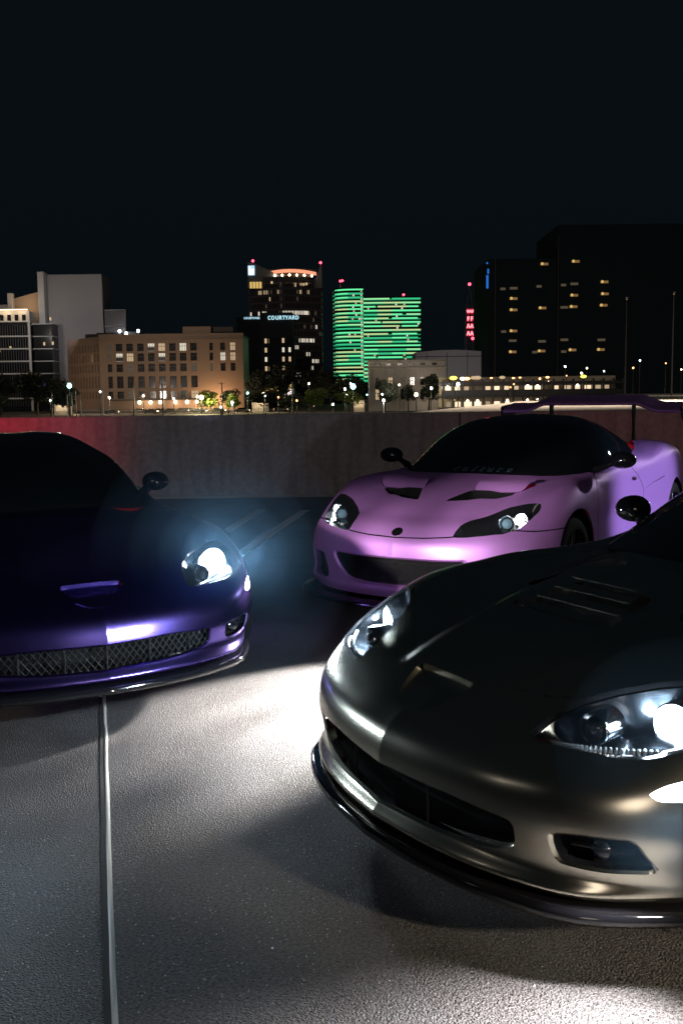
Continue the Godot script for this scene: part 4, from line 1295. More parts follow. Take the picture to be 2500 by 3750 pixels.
# wall with openings; panes stand behind it. T: origin at its lower left corner, x along, z outwards. cols / rows: pairs (from, to)
func facade(root: Node3D, T: Transform3D, w: float, h: float, cols: Array, rows: Array, wall: Material, lit: Dictionary, deep := 0.35, skip := {}) -> void:
	var m := new_m()
	var put := func(x0: float, x1: float, y0: float, y1: float) -> void:
		if x1 - x0 > 0.01 and y1 - y0 > 0.01:
			box(m, T * Vector3((x0 + x1) / 2, (y0 + y1) / 2, -deep / 2), Vector3(x1 - x0, y1 - y0, deep), T.basis)
	var y := 0.0
	for r in rows.size():
		put.call(0.0, w, y, rows[r][0])
		var x := 0.0
		for c in cols.size():
			if skip.has(Vector2i(c, r)): continue
			put.call(x, cols[c][0], rows[r][0], rows[r][1])
			x = cols[c][1]
		put.call(x, w, rows[r][0], rows[r][1])
		y = rows[r][1]
	put.call(0.0, w, y, h)
	part("wall", to_mesh(m), wall, root)
	var meshes := {}
	for r in rows.size():
		for c in cols.size():
			if skip.has(Vector2i(c, r)): continue
			var sz := Vector2(cols[c][1] - cols[c][0], rows[r][1] - rows[r][0])
			if not meshes.has(sz):
				var q := new_m()
				box(q, Vector3.ZERO, Vector3(sz.x + 0.1, sz.y + 0.1, 0.08), T.basis)
				var g := new_m()
				for k in [-0.25, 0.0, 0.25] if sz.x > 1.6 else [0.0]:
					box(g, T.basis * Vector3(sz.x * k, 0, 0.07), Vector3(0.14, sz.y, 0.06), T.basis)
				box(g, T.basis * Vector3(0, sz.y * 0.12, 0.075), Vector3(sz.x, 0.14, 0.06), T.basis)
				meshes[sz] = [to_mesh(q), to_mesh(g)]
			var pm: Material = lit.get(Vector2i(c, r), CM.dark_pane)
			var wn := part("window", meshes[sz][0], pm, root, T * Vector3((cols[c][0] + cols[c][1]) / 2, (rows[r][0] + rows[r][1]) / 2, -deep - 0.05))
			part("glazing_bar", meshes[sz][1], CM.night, wn)
			if pm == CM.pale_pane and (r + c) % 2 == 0:
				# blind drawn over part of the lit room
				part("blind", bx(T.basis * Vector3(0, -sz.y * 0.22, 0.10), Vector3(sz.x, sz.y * 0.5, 0.04), T.basis), CM.night, wn)

func lamp_on(root: Node3D, at: Vector3, r: float, m: Material, called := "lamp") -> void:
	part(called, to_mesh(ball(new_m(), at, Vector3.ONE * r, 6, 10)), m, root)

func street_lamp(at: Vector3, h: float, r: float, m: Material, label: String, group: String, post: Material = null, light := 0.0, c := Color.WHITE) -> Node3D:
	var root := thing("street_lamp", label, "street lamp", at, 0.0, group)
	part("post", to_mesh(tube(new_m(), PackedVector3Array([Vector3.ZERO, Vector3(0, h * 0.5, 0), Vector3(0, h, 0)]), PackedFloat32Array([0.16, 0.12, 0.09]), 7)), post if post else CM.metal, root)
	part("lamp_head", to_mesh(cbx(new_m(), Vector3(0, h + r * 1.0 + 0.1, 0), Vector3(r * 2.2, 0.16, r * 2.2), 0.04)), CM.metal, root)
	lamp_on(root, Vector3(0, h, 0), r, m)
	if light > 0: omni(root, Vector3(0, h, r + 0.25), light, c, r)
	return root

var crowns := []

func make_crowns() -> void:
	for k in 4:
		var rng := RandomNumberGenerator.new()
		rng.seed = 900 + k
		var m := new_m()
		var blobs := []
		for i in 9:
			blobs.append([Vector3(rng.randf_range(-0.55, 0.55), rng.randf_range(-0.35, 0.5), rng.randf_range(-0.5, 0.5)), rng.randf_range(0.28, 0.5)])
		for i in 2600:
			var b: Array = blobs[rng.randi() % 9]
			var d := Vector3(rng.randfn(), rng.randfn(), rng.randfn()).normalized()
			var p: Vector3 = b[0] + d * b[1] * pow(rng.randf(), 0.35)
			var bb := Basis.from_euler(Vector3(rng.randf() * TAU, rng.randf() * TAU, 0))
			var s := rng.randf_range(0.04, 0.10)
			quad(m, p + bb * Vector3(-s, 0, 0), p + bb * Vector3(0, -s * 0.5, 0), p + bb * Vector3(s, 0, 0), p + bb * Vector3(0, s * 0.5, 0))
		crowns.append(to_mesh(m))

func tree(called: String, label: String, at: Vector3, h: float, w: float, k: int, leaf: Material, group := "") -> Node3D:
	var root := thing(called, label, "tree", at, k * 1.3, group)
	var lean := 0.04 * h * sin(k * 2.1)
	part("trunk", to_mesh(tube(new_m(), PackedVector3Array([Vector3.ZERO, Vector3(lean * 0.3, h * 0.25, 0), Vector3(lean, h * 0.6, 0), Vector3(lean, h * 0.85, 0)]), PackedFloat32Array([h * 0.03, h * 0.022, h * 0.014, h * 0.006]), 8)), CM.bark, root)
	for i in 5:
		var a := i * 1.26 + k
		part("limb", to_mesh(tube(new_m(), PackedVector3Array([Vector3(lean * 0.6, h * (0.28 + 0.05 * i), 0), Vector3(cos(a) * w * 0.22, h * (0.45 + 0.05 * i), sin(a) * w * 0.22), Vector3(cos(a) * w * 0.38, h * (0.58 + 0.05 * i), sin(a) * w * 0.38)]), PackedFloat32Array([h * 0.012, h * 0.008, h * 0.003]), 6)), CM.bark, root)
	var cr := part("crown", crowns[k % 4], leaf, root, Vector3(0, h * 0.62, 0))
	cr.scale = Vector3(w * 0.62, h * 0.5, w * 0.62)
	return root

func pairs(from: float, step: float, size: float, n: int) -> Array:
	var o := []
	for i in n: o.append([from + i * step, from + i * step + size])
	return o

func lit_map(list: Array, m: Material, d := {}) -> Dictionary:
	for i in range(0, list.size(), 2): d[Vector2i(list[i], list[i + 1])] = m
	return d

func build_city() -> void:
	city_mats()
	make_crowns()
	structure("street_ground", bx(Vector3(0, -3.4, -1015), Vector3(4000, 0.4, 2000)), mat(Color(0.045, 0.045, 0.045), 0.8))
	# sides of the car park below the deck
	structure("car_park_side", bx(Vector3(0, -1.76, -14.7), Vector3(60, 2.88, 0.4)), CM.brick_dark)
	brown_block()
	white_block()
	sign_tower()
	hotel()
	green_tower()
	lattice_mast()
	right_side()
	trees_and_lamps()

func brown_block() -> void:
	var b := thing("office_block", "brown brick office block of five storeys lit from its foot", "building", Vector3(-86.6, -3.2, -366))
	var h := 27.0
	var cols := [[5.7, 7.3], [10.6, 14.1], [17.3, 20.8], [24.1, 27.6], [30.8, 34.3], [37.4, 40.9], [44.2, 47.7], [50.8, 54.3], [57.5, 61.0]]
	for c in cols:
		c[0] = c[0] * 0.573 - 0.16
		c[1] = c[1] * 0.573 + 0.16
	cols[0] = [2.8, 4.4]
	cols.append_array([[39.7, 40.9], [43.6, 45.3], [47.2, 48.9]])
	var rows := [[1.2, 3.4], [5.6, 8.6], [9.8, 15.4], [17.0, 20.0], [20.6, 23.4], [24.0, 26.4]]
	rows = [[5.4, 8.2], [9.6, 14.4], [15.9, 18.9], [19.9, 22.9], [23.0, 25.9]]
	rows = [[4.6, 7.2], [8.4, 12.6], [14.2, 17.0], [18.0, 20.8], [21.6, 24.3]]
	var lit := lit_map([4, 4, 7, 4, 1, 3, 5, 3, 10, 3], CM.pale_pane)
	lit_map([5, 4, 11, 4, 2, 3, 11, 3, 8, 0], CM.warm_pane, lit)
	lit_map([0, 4, 2, 2, 2, 0, 8, 2, 0, 3, 9, 2], CM.dim_pane, lit)
	facade(b, Transform3D(Basis.IDENTITY, Vector3(0, 0, 0)), 51.8, h, cols, rows, CM.brick, lit, 0.5, {Vector2i(9, 1): 1, Vector2i(9, 0): 1, Vector2i(10, 1): 1, Vector2i(11, 1): 1, Vector2i(10, 0): 1, Vector2i(11, 0): 1})
	# receding left side
	var side := Transform3D(Basis(Vector3.UP, deg_to_rad(-52)), Vector3(-17.4 * 1.02, 0, -22.3 * 1.02))
	facade(b, side, 28.8, h, pairs(3.2, 2.6, 1.2, 10), rows, CM.brick, lit_map([6, 3, 3, 3], CM.dim_pane, lit_map([7, 3], CM.warm_pane)), 0.5)
	part("core", to_mesh(box(box(new_m(), Vector3(25.9, h / 2 - 0.2, -12.7), Vector3(51.4, h - 0.6, 23.4)), Vector3(8, h / 2 - 0.2, -18), Vector3(32, h - 0.6, 10))), CM.night, b)
	part("roof", bx(Vector3(25.9, h - 0.15, -13.2), Vector3(51.6, 0.3, 25)), CM.night, b)
	part("parapet", to_mesh(box(new_m(), Vector3(25.9, h + 0.35, -0.25), Vector3(52.2, 0.7, 0.6))), CM.brick, b)
	part("stair_tower", to_mesh(cbx(new_m(), Vector3(35.3, h + 1.4, -3.2), Vector3(10.2, 3.6, 6.0), 0.1)), CM.brick, b)
	part("plant_room", to_mesh(cbx(new_m(), Vector3(44.4, h + 1.3, -5.0), Vector3(7.8, 3.6, 6.0), 0.1)), CM.brick_dark, b)
	part("roof_plant", to_mesh(cbx(cbx(cbx(new_m(), Vector3(2, h + 0.9, -9.0), Vector3(9, 1.8, 4.0), 0.1), Vector3(-5.0, h + 0.8, -14.0), Vector3(6, 1.6, 4.0), 0.1), Vector3(9.4, h + 1.1, -10.0), Vector3(5, 2.2, 4.0), 0.1)), CM.slate, b)
	part("awning", to_mesh(cbx(new_m(), Vector3(21.0, 4.1, 1.2), Vector3(36.0, 0.35, 2.4), 0.05)), CM.slate, b)
	part("cornice", to_mesh(box(new_m(), Vector3(25.9, h - 1.6, 0.12), Vector3(51.8, 0.35, 0.25))), CM.brick, b)
	for i in 8:
		var x: float = [14.0, 18.0, 21.5, 27.0, 31.2, 34.8, 38.0, 40.0][i]
		part("wall_lamp", to_mesh(ball(new_m(), Vector3(x, 3.2, 1.0), Vector3(0.55, 0.6, 0.3), 6, 10)), CM.warm_lamp, b)
	omni(b, Vector3(17.0, 2.6, 3.0), 16.0, Color(1.0, 0.62, 0.34), 0.3)
	omni(b, Vector3(27.0, 2.6, 3.0), 16.0, Color(1.0, 0.62, 0.34), 0.3)
	omni(b, Vector3(36.0, 2.6, 4.0), 40.0, Color(1.0, 0.60, 0.30), 0.3)
	omni(b, Vector3(43.0, 3.2, 5.0), 110.0, Color(1.0, 0.58, 0.28), 0.3)
	spot(b, Vector3(10, 6, 70), Vector3(24, 13, 0), 800.0, 30.0, 1.0, Color(1.0, 0.84, 0.72), 0.6)  # unseen lamp far in front, lights the brick facade
	spot(b, Vector3(-34, 5, 30), Vector3(-9, 12, -12), 420.0, 28.0, 1.0, Color(1.0, 0.70, 0.48), 0.6)  # unseen lamp, lights the receding brick side
	for i in 3:
		var x: float = [6.2, 8.6, 13.0][i]
		part("floodlight_pole", to_mesh(tube(new_m(), PackedVector3Array([Vector3(x, h, -6), Vector3(x, h + 1.8, -6)]), 0.1, 6)), CM.white_metal, b)
		lamp_on(b, Vector3(x, h + 2.2 - (0.8 if i == 1 else 0.0), -6), 0.55, CM.white_lamp, "floodlight")
	part("roof_hut", to_mesh(cbx(new_m(), Vector3(10.4, h + 0.5, -7.0), Vector3(3.6, 1.2, 2.0), 0.1)), CM.pale_pane, b)  # hut glows in its own material; its lit look is painted in

func white_block() -> void:
	var b := thing("hospital_block", "large pale block with a blank slab tower and a floodlit top storey", "building", Vector3(-122, -3.2, -425))
	part("slab_tower", to_mesh(cbx(new_m(), Vector3(12.6, 28.0, -5.0), Vector3(22.8, 56.0, 14.0), 0.15)), CM.pale, b)
	part("stair_fin", to_mesh(cbx(new_m(), Vector3(-0.2, 28.2, 0.0), Vector3(2.6, 57.2, 12.0), 0.15)), CM.white_metal, b)
	var up := new_m()
	plate(up, PackedVector2Array([Vector2(-16.2, 0), Vector2(-1.6, 0), Vector2(-1.6, 50.4), Vector2(-16.2, 46.6)]), 8.0, Transform3D(Basis.IDENTITY, Vector3(0, 0, -12)))
	part("upper_hall", to_mesh(up), CM.brick, b)
	part("fin", to_mesh(cbx(new_m(), Vector3(-15.4, 24.5, -2.4), Vector3(2.0, 49.0, 3.0), 0.1)), CM.pale, b)
	part("rear_wing", to_mesh(cbx(new_m(), Vector3(-28.0, 22.2, -8.0), Vector3(24.0, 44.4, 10.0), 0.1)), CM.pale, b)
	# glazed front wing: floor slabs, corner post, dark glass
	var fw := 60.0
	for i in 7:
		var y := 40.0 - 5.0 * i
		part("floor_slab", to_mesh(cbx(new_m(), Vector3(-3.2 - fw / 2, y - 4.8 + (0.9 if i == 0 else 0.0), 8.0), Vector3(fw, 0.55, 13.0), 0.05)), CM.white_metal, b)
		part("glazing", to_mesh(box(new_m(), Vector3(-3.6 - fw / 2, y - 2.4 - 5.0, 8.0), Vector3(fw - 0.8, 4.6, 12.0))), CM.dark_pane, b)
		part("floor_slab", to_mesh(cbx(new_m(), Vector3(1.4, y - 4.8, 6.0), Vector3(8.4, 0.4, 12.0), 0.05)), CM.white_metal, b)
		part("glazing", to_mesh(box(new_m(), Vector3(1.2, y - 7.2, 5.8), Vector3(7.6, 4.6, 12.0))), CM.dark_pane, b)
	var mull := new_m()
	for i in 60: box(mull, Vector3(-4.0 - i * 1.0, 19.0, 14.06), Vector3(0.12, 34.0, 0.12))
	part("mullions", to_mesh(mull), CM.metal, b).set_meta("kind", "stuff")
	for x in [-3.2, -23.0, -43.0]:
		part("column", to_mesh(cbx(new_m(), Vector3(x, 20.2, 14.2), Vector3(0.9, 40.4, 0.9), 0.05)), CM.white_metal, b)
	part("top_storey", to_mesh(cbx(new_m(), Vector3(-33.4, 38.2, 7.0), Vector3(59.6, 4.4, 12.6), 0.05)), CM.stone, b)
	for i in 14:
		part("window", bx(Vector3(-5.4 - i * 3.0, 37.6, 13.32), Vector3(1.5, 2.6, 0.14)), CM.dark_pane, b)
	part("lit_cornice_lamp", to_mesh(cbx(new_m(), Vector3(-33.4, 40.9, 13.4), Vector3(59.0, 0.3, 0.5), 0.05)), glow(Color(1.0, 0.78, 0.48), 4.0), b)
	for x in [-6.0, -12.0, -18.0, -26.0]: omni(b, Vector3(x, 40.4, 15.8), 12.0, Color(1.0, 0.76, 0.48), 0.3)  # unseen lamps that light the top storey
	omni(b, Vector3(-8.0, 44.0, 2.0), 26.0, Color(1.0, 0.75, 0.45), 0.3)  # unseen lamp, lights the upper hall
	for q in [[-17.4, 24.6], [-16.6, 24.6], [-15.8, 24.6], [-11.2, 25.6], [1.9, 27.2], [5.4, 27.4], [4.8, 37.2]]:
		part("window", bx(Vector3(q[0], q[1], 14.1 if q[0] < 0 else 11.9), Vector3(0.7, 1.3, 0.3)), CM.warm_pane, b)
	part("blue_lamp", bx(Vector3(1.6, 10.6, 11.9), Vector3(0.6, 0.7, 0.3)), glow(Color(0.1, 0.2, 1.0), 4.0), b)
	# small open-framed block to the right
	var f := new_m()
	for y in [0.0, 6.6]: cbx(f, Vector3(29.0, 41.2 - y, 0), Vector3(9.0, 0.5, 5.0), 0.05)
	cbx(f, Vector3(33.2, 33, 2.3), Vector3(0.6, 16.0, 0.6), 0.05)
	part("frame", to_mesh(f), CM.pale, b)
	part("glazing", bx(Vector3(28.6, 33.0, -0.4), Vector3(8.2, 16.0, 4.0)), mat(Color(0.02, 0.02, 0.035), 0.2), b)
	spot(b, Vector3(22.0, 33.0, 62.0), Vector3(12.0, 38.0, 2.0), 480.0, 34.0, 1.0, Color(1.0, 0.94, 0.97), 0.6)  # unseen lamp at roof height, lights the slab tower
	spot(b, Vector3(-6.0, 33.0, 62.0), Vector3(-16.0, 26.0, 14.0), 380.0, 40.0, 1.0, Color(1.0, 0.9, 0.8), 0.6)  # unseen lamp, lights the glazed front wing

func sign_tower() -> void:
	var b := thing("curved_tower", "tall curved office tower with a glowing orange crown and red beacons", "building", Vector3(-27.5, -3.2, -532))
	# plan: bowed front
	var n := 26
	var hw := 19.0
	var plan := PackedVector2Array()
	for i in n + 1:
		var t := lerpf(-1, 1, float(i) / n)
		plan.append(Vector2(t * hw, 9.0 * (1 - t * t) + 3.0))
	var slabplan := plan.duplicate()
	slabplan.append(Vector2(hw, -12))
	slabplan.append(Vector2(-hw, -12))
	var flat := Transform3D(Basis(Vector3.RIGHT, PI / 2), Vector3.ZERO)
	var coreplan := PackedVector2Array()
	for q in slabplan: coreplan.append(q * 0.975)
	part("glass_core", to_mesh(plate(new_m(), coreplan, 62.0, Transform3D(Basis(Vector3.RIGHT, -PI / 2) * Basis.from_scale(Vector3(1, -1, 1)), Vector3.ZERO))), CM.dark_pane, b)
	var band := mat(Color(0.10, 0.092, 0.09), 0.7)
	for i in 18:
		var m := new_m()
		for k in n:
			var a := plan[k]
			var c := plan[k + 1]
			var y := 3.0 + i * 3.5
			var tall := 1.0 if i < 17 else 3.0
			quad(m, Vector3(a.x, y, a.y), Vector3(c.x, y, c.y), Vector3(c.x, y + tall, c.y), Vector3(a.x, y + tall, a.y))
			quad(m, Vector3(a.x, y + tall, a.y), Vector3(c.x, y + tall, c.y), Vector3(c.x * 0.96, y + tall, c.y - 0.5), Vector3(a.x * 0.96, y + tall, a.y - 0.5))
		part("spandrel_band", to_mesh(m), band, b)
	var mu := new_m()
	for k in range(0, n + 1):
		box(mu, Vector3(plan[k].x, 33, plan[k].y + 0.05), Vector3(0.45, 62, 0.3))
		if k < n: box(mu, Vector3((plan[k].x + plan[k + 1].x) / 2, 33, (plan[k].y + plan[k + 1].y) / 2 + 0.05), Vector3(0.3, 62, 0.3))
	part("mullions", to_mesh(mu), band, b).set_meta("kind", "stuff")
	# top: sail-like left wall, spire on the right, glowing crown between
	part("sail_wall", to_mesh(plate(new_m(), PackedVector2Array([Vector2(-19, 60), Vector2(-7, 60), Vector2(2, 64), Vector2(-3, 66.5), Vector2(-10, 70), Vector2(-16.5, 73.0), Vector2(-19, 73.2)]), 1.2, Transform3D(Basis.IDENTITY, Vector3(0, 0, 7.5)))), mat(Color(0.2, 0.2, 0.205), 0.7), b)
	part("spire_wall", to_mesh(plate(new_m(), PackedVector2Array([Vector2(14, 60), Vector2(19, 60), Vector2(18.9, 71.5), Vector2(18, 71.5), Vector2(16.2, 66)]), 1.2, Transform3D(Basis.IDENTITY, Vector3(0, 0, 5.0)))), mat(Color(0.2, 0.2, 0.205), 0.7), b)
	var crown := new_m()
	var cp := PackedVector2Array()
	for i in 17:
		var t := lerpf(-1, 1, i / 16.0)
		cp.append(Vector2(2.5 + t * 13.5, 6.0 * (1 - t * t)))
	for i in 16:
		var a := cp[i]
		var c := cp[i + 1]
		var ya := 68.2 + 1.0 * (1 - pow((i / 8.0 - 1), 2))
		var yc := 68.2 + 1.0 * (1 - pow(((i + 1) / 8.0 - 1), 2))
		quad(crown, Vector3(a.x, ya - 1.7, a.y + 5), Vector3(c.x, yc - 1.7, c.y + 5), Vector3(c.x, yc, c.y + 5), Vector3(a.x, ya, a.y + 5))
	part("crown_lamp_band", to_mesh(crown), glow(Color(1.0, 0.36, 0.20), 1.1), b)
	part("crown_canopy", to_mesh(plate(new_m(), PackedVector2Array([Vector2(-11, -6), Vector2(16, -6), Vector2(16, 5), Vector2(2.5, 11), Vector2(-11, 5)]), 0.4, Transform3D(Basis(Vector3.RIGHT, PI / 2), Vector3(0, 69.7, 0)))), CM.metal, b)
	part("crown_core", bx(Vector3(2.5, 65, -1), Vector3(22, 8, 8)), mat(Color(0.25, 0.16, 0.12), 0.8), b)
	for i in 7:
		var t := lerpf(-0.9, 0.9, i / 6.0)
		lamp_on(b, Vector3(2.5 + t * 12.5, 66.2, 6.0 * (1 - t * t) + 5.6), 0.55, CM.warm_lamp, "crown_lamp")
	for i in 4: part("window", bx(Vector3(-17.4 + i * 1.6, 61.6, 9.0), Vector3(1.2, 3.2, 0.3)), CM.yellow_pane, b)
	for q in [[-6.6, 62.6], [8.2, 61.6], [9.6, 61.6], [11.0, 61.9]]: part("window", bx(Vector3(q[0], q[1], 12.1 - 9.0 * pow(q[0] / 19.0, 2)), Vector3(1.0, 1.2, 0.3)), CM.warm_pane, b)
	for q in [[-16.4, 72.9], [18.3, 71.6]]:
		part("beacon_mast", to_mesh(tube(new_m(), PackedVector3Array([Vector3(q[0], q[1], 6.5), Vector3(q[0], q[1] + 0.9, 6.5)]), 0.15, 6)), CM.metal, b)
		lamp_on(b, Vector3(q[0], q[1] + 1.2, 6.5), 0.7, CM.red_lamp, "beacon")
	# square illuminated sign at the top left corner: a blue and white emblem
	part("sign_board", bx(Vector3(-17.1, 69.0, 8.95), Vector3(3.3, 4.8, 0.3)), glow(Color(0.55, 0.78, 1.0), 1.1), b)
	part("sign_emblem", to_mesh(plate(new_m(), PackedVector2Array([Vector2(-1.2, 2.0), Vector2(-0.3, -0.2), Vector2(1.3, 1.4), Vector2(1.3, -0.8), Vector2(0.4, -2.0), Vector2(-0.2, -1.4), Vector2(-1.0, -2.0), Vector2(-1.4, 0.0)]), 0.12, Transform3D(Basis.IDENTITY, Vector3(-17.0, 68.9, 9.12)))), glow(Color(1, 1, 1), 3.0), b)
	part("sign_emblem", to_mesh(plate(new_m(), PackedVector2Array([Vector2(0.2, 1.9), Vector2(1.3, 1.7), Vector2(1.2, 0.6)]), 0.12, Transform3D(Basis.IDENTITY, Vector3(-17.0, 68.9, 9.14)))), glow(Color(0.05, 0.25, 1.0), 2.5), b)
	# lit windows: [floor, across (-1..1), material]
	var rng := RandomNumberGenerator.new()
	rng.seed = 41
	var list := []
	for q in [[-0.70, 15], [-0.66, 15], [-0.55, 15], [-0.49, 15], [-0.18, 15], [0.42, 15], [0.62, 15], [-0.40, 14], [0.28, 16]]: list.append([q[0], q[1], 1])
	for i in 14: list.append([0.0 + i * 0.047, 12, 0])
	for q in [-0.95, -0.72, -0.60, -0.54, -0.04]: list.append([q, 12, 0])
	for q in [0.38, 0.44, 0.50, 0.56, 0.62, 0.68, 0.74]: list.append([q, 8, 0])
	for q in [0.22, 0.27, 0.33]: list.append([q, 7, 0])
	for q in [0.8, 0.85, 0.72]: list.append([q, 5, 0])
	for q in [[0.26, 3], [0.31, 3], [0.36, 3], [0.56, 3], [0.70, 4], [0.82, 10], [0.55, 6], [0.62, 6]]: list.append([q[0], q[1], 0])
	for i in 40: list.append([rng.randf_range(-0.95, 0.95), rng.randi_range(2, 16), 2])
	for q in list:
		var x: float = q[0] * hw
		part("window", bx(Vector3(x, 3.0 + q[1] * 3.5 + 2.3, 9.0 * (1 - q[0] * q[0]) + 3.0 - 0.05), Vector3(0.9 if q[2] < 2 else 0.8, 1.9, 0.25)), [CM.pale_pane, CM.warm_pane, CM.dim_pane][q[2]], b)
	spot(b, Vector3(5, 4, 90), Vector3(0, 50, 10), 1300.0, 26.0, 1.0, Color(1.0, 0.85, 0.8), 0.8)  # unseen lamp in front, lights the bands and the sail wall

func hotel() -> void:
	var b := thing("hotel", "dark hotel block with a lit roof sign and columns of lit windows", "building", Vector3(-45.5, -3.2, -455))
	var dk := mat(Color(0.028, 0.032, 0.04), 0.8)
	part("left_wing", to_mesh(cbx(new_m(), Vector3(5.5, 20.0, -4), Vector3(11.5, 40.0, 14), 0.1)), mat(Color(0.012, 0.013, 0.016), 0.8), b)
	part("main_wing", to_mesh(cbx(new_m(), Vector3(17.8, 20.8, 0), Vector3(14.4, 41.4, 14), 0.1)), dk, b)
	part("right_wing", to_mesh(cbx(new_m(), Vector3(20.0, 15.4, 3.0), Vector3(11.0, 30.8, 12), 0.1)), mat(Color(0.014, 0.015, 0.018), 0.8), b)
	for r in 7:
		var y := 31.2 - r * 4.05
		for x in [13.0, 14.6, 20.8, 23.6]:
			if (x == 14.6 and r not in [0, 3, 4]) or (x == 23.6 and r not in [1, 2]): continue
			var zz := 7.05 if x < 16 else 9.05
			part("window", bx(Vector3(x, y - 2.0, zz), Vector3(0.95 if x != 14.6 else 0.6, 2.0, 0.15)), CM.warm_pane if (r + int(x)) % 3 else CM.pale_pane, b)
	for q in [[1.8, 17.0], [3.4, 17.0], [1.8, 12.0], [2.2, 9.2], [3.6, 9.2]]: part("window", bx(Vector3(q[0], q[1], 3.05), Vector3(0.7, 1.4, 0.15)), CM.warm_pane, b)
	for i in 6:
		part("lobby_window", bx(Vector3(13.4 + i * 2.05, 8.6, 9.1), Vector3(1.7, 2.8, 0.2)), CM.yellow_pane, b)
	for s in [["COURTYARD", 20.9, 39.4, 2.05, 7.3], ["COURTYARD", 6.9, 39.6, 1.1, 3.2]]:
		var tm := TextMesh.new()
		tm.text = s[0]
		var sf := SystemFont.new()
		sf.font_names = PackedStringArray(["Droid Sans"])
		sf.font_weight = 700
		tm.font = sf
		tm.font_size = 32
		tm.pixel_size = s[3] * 0.036
		tm.depth = 0.2
		part("sign", tm, glow(Color(0.50, 0.85, 1.0), 1.1), b, Vector3(s[1], s[2] - s[3] * 0.1, s[4]))

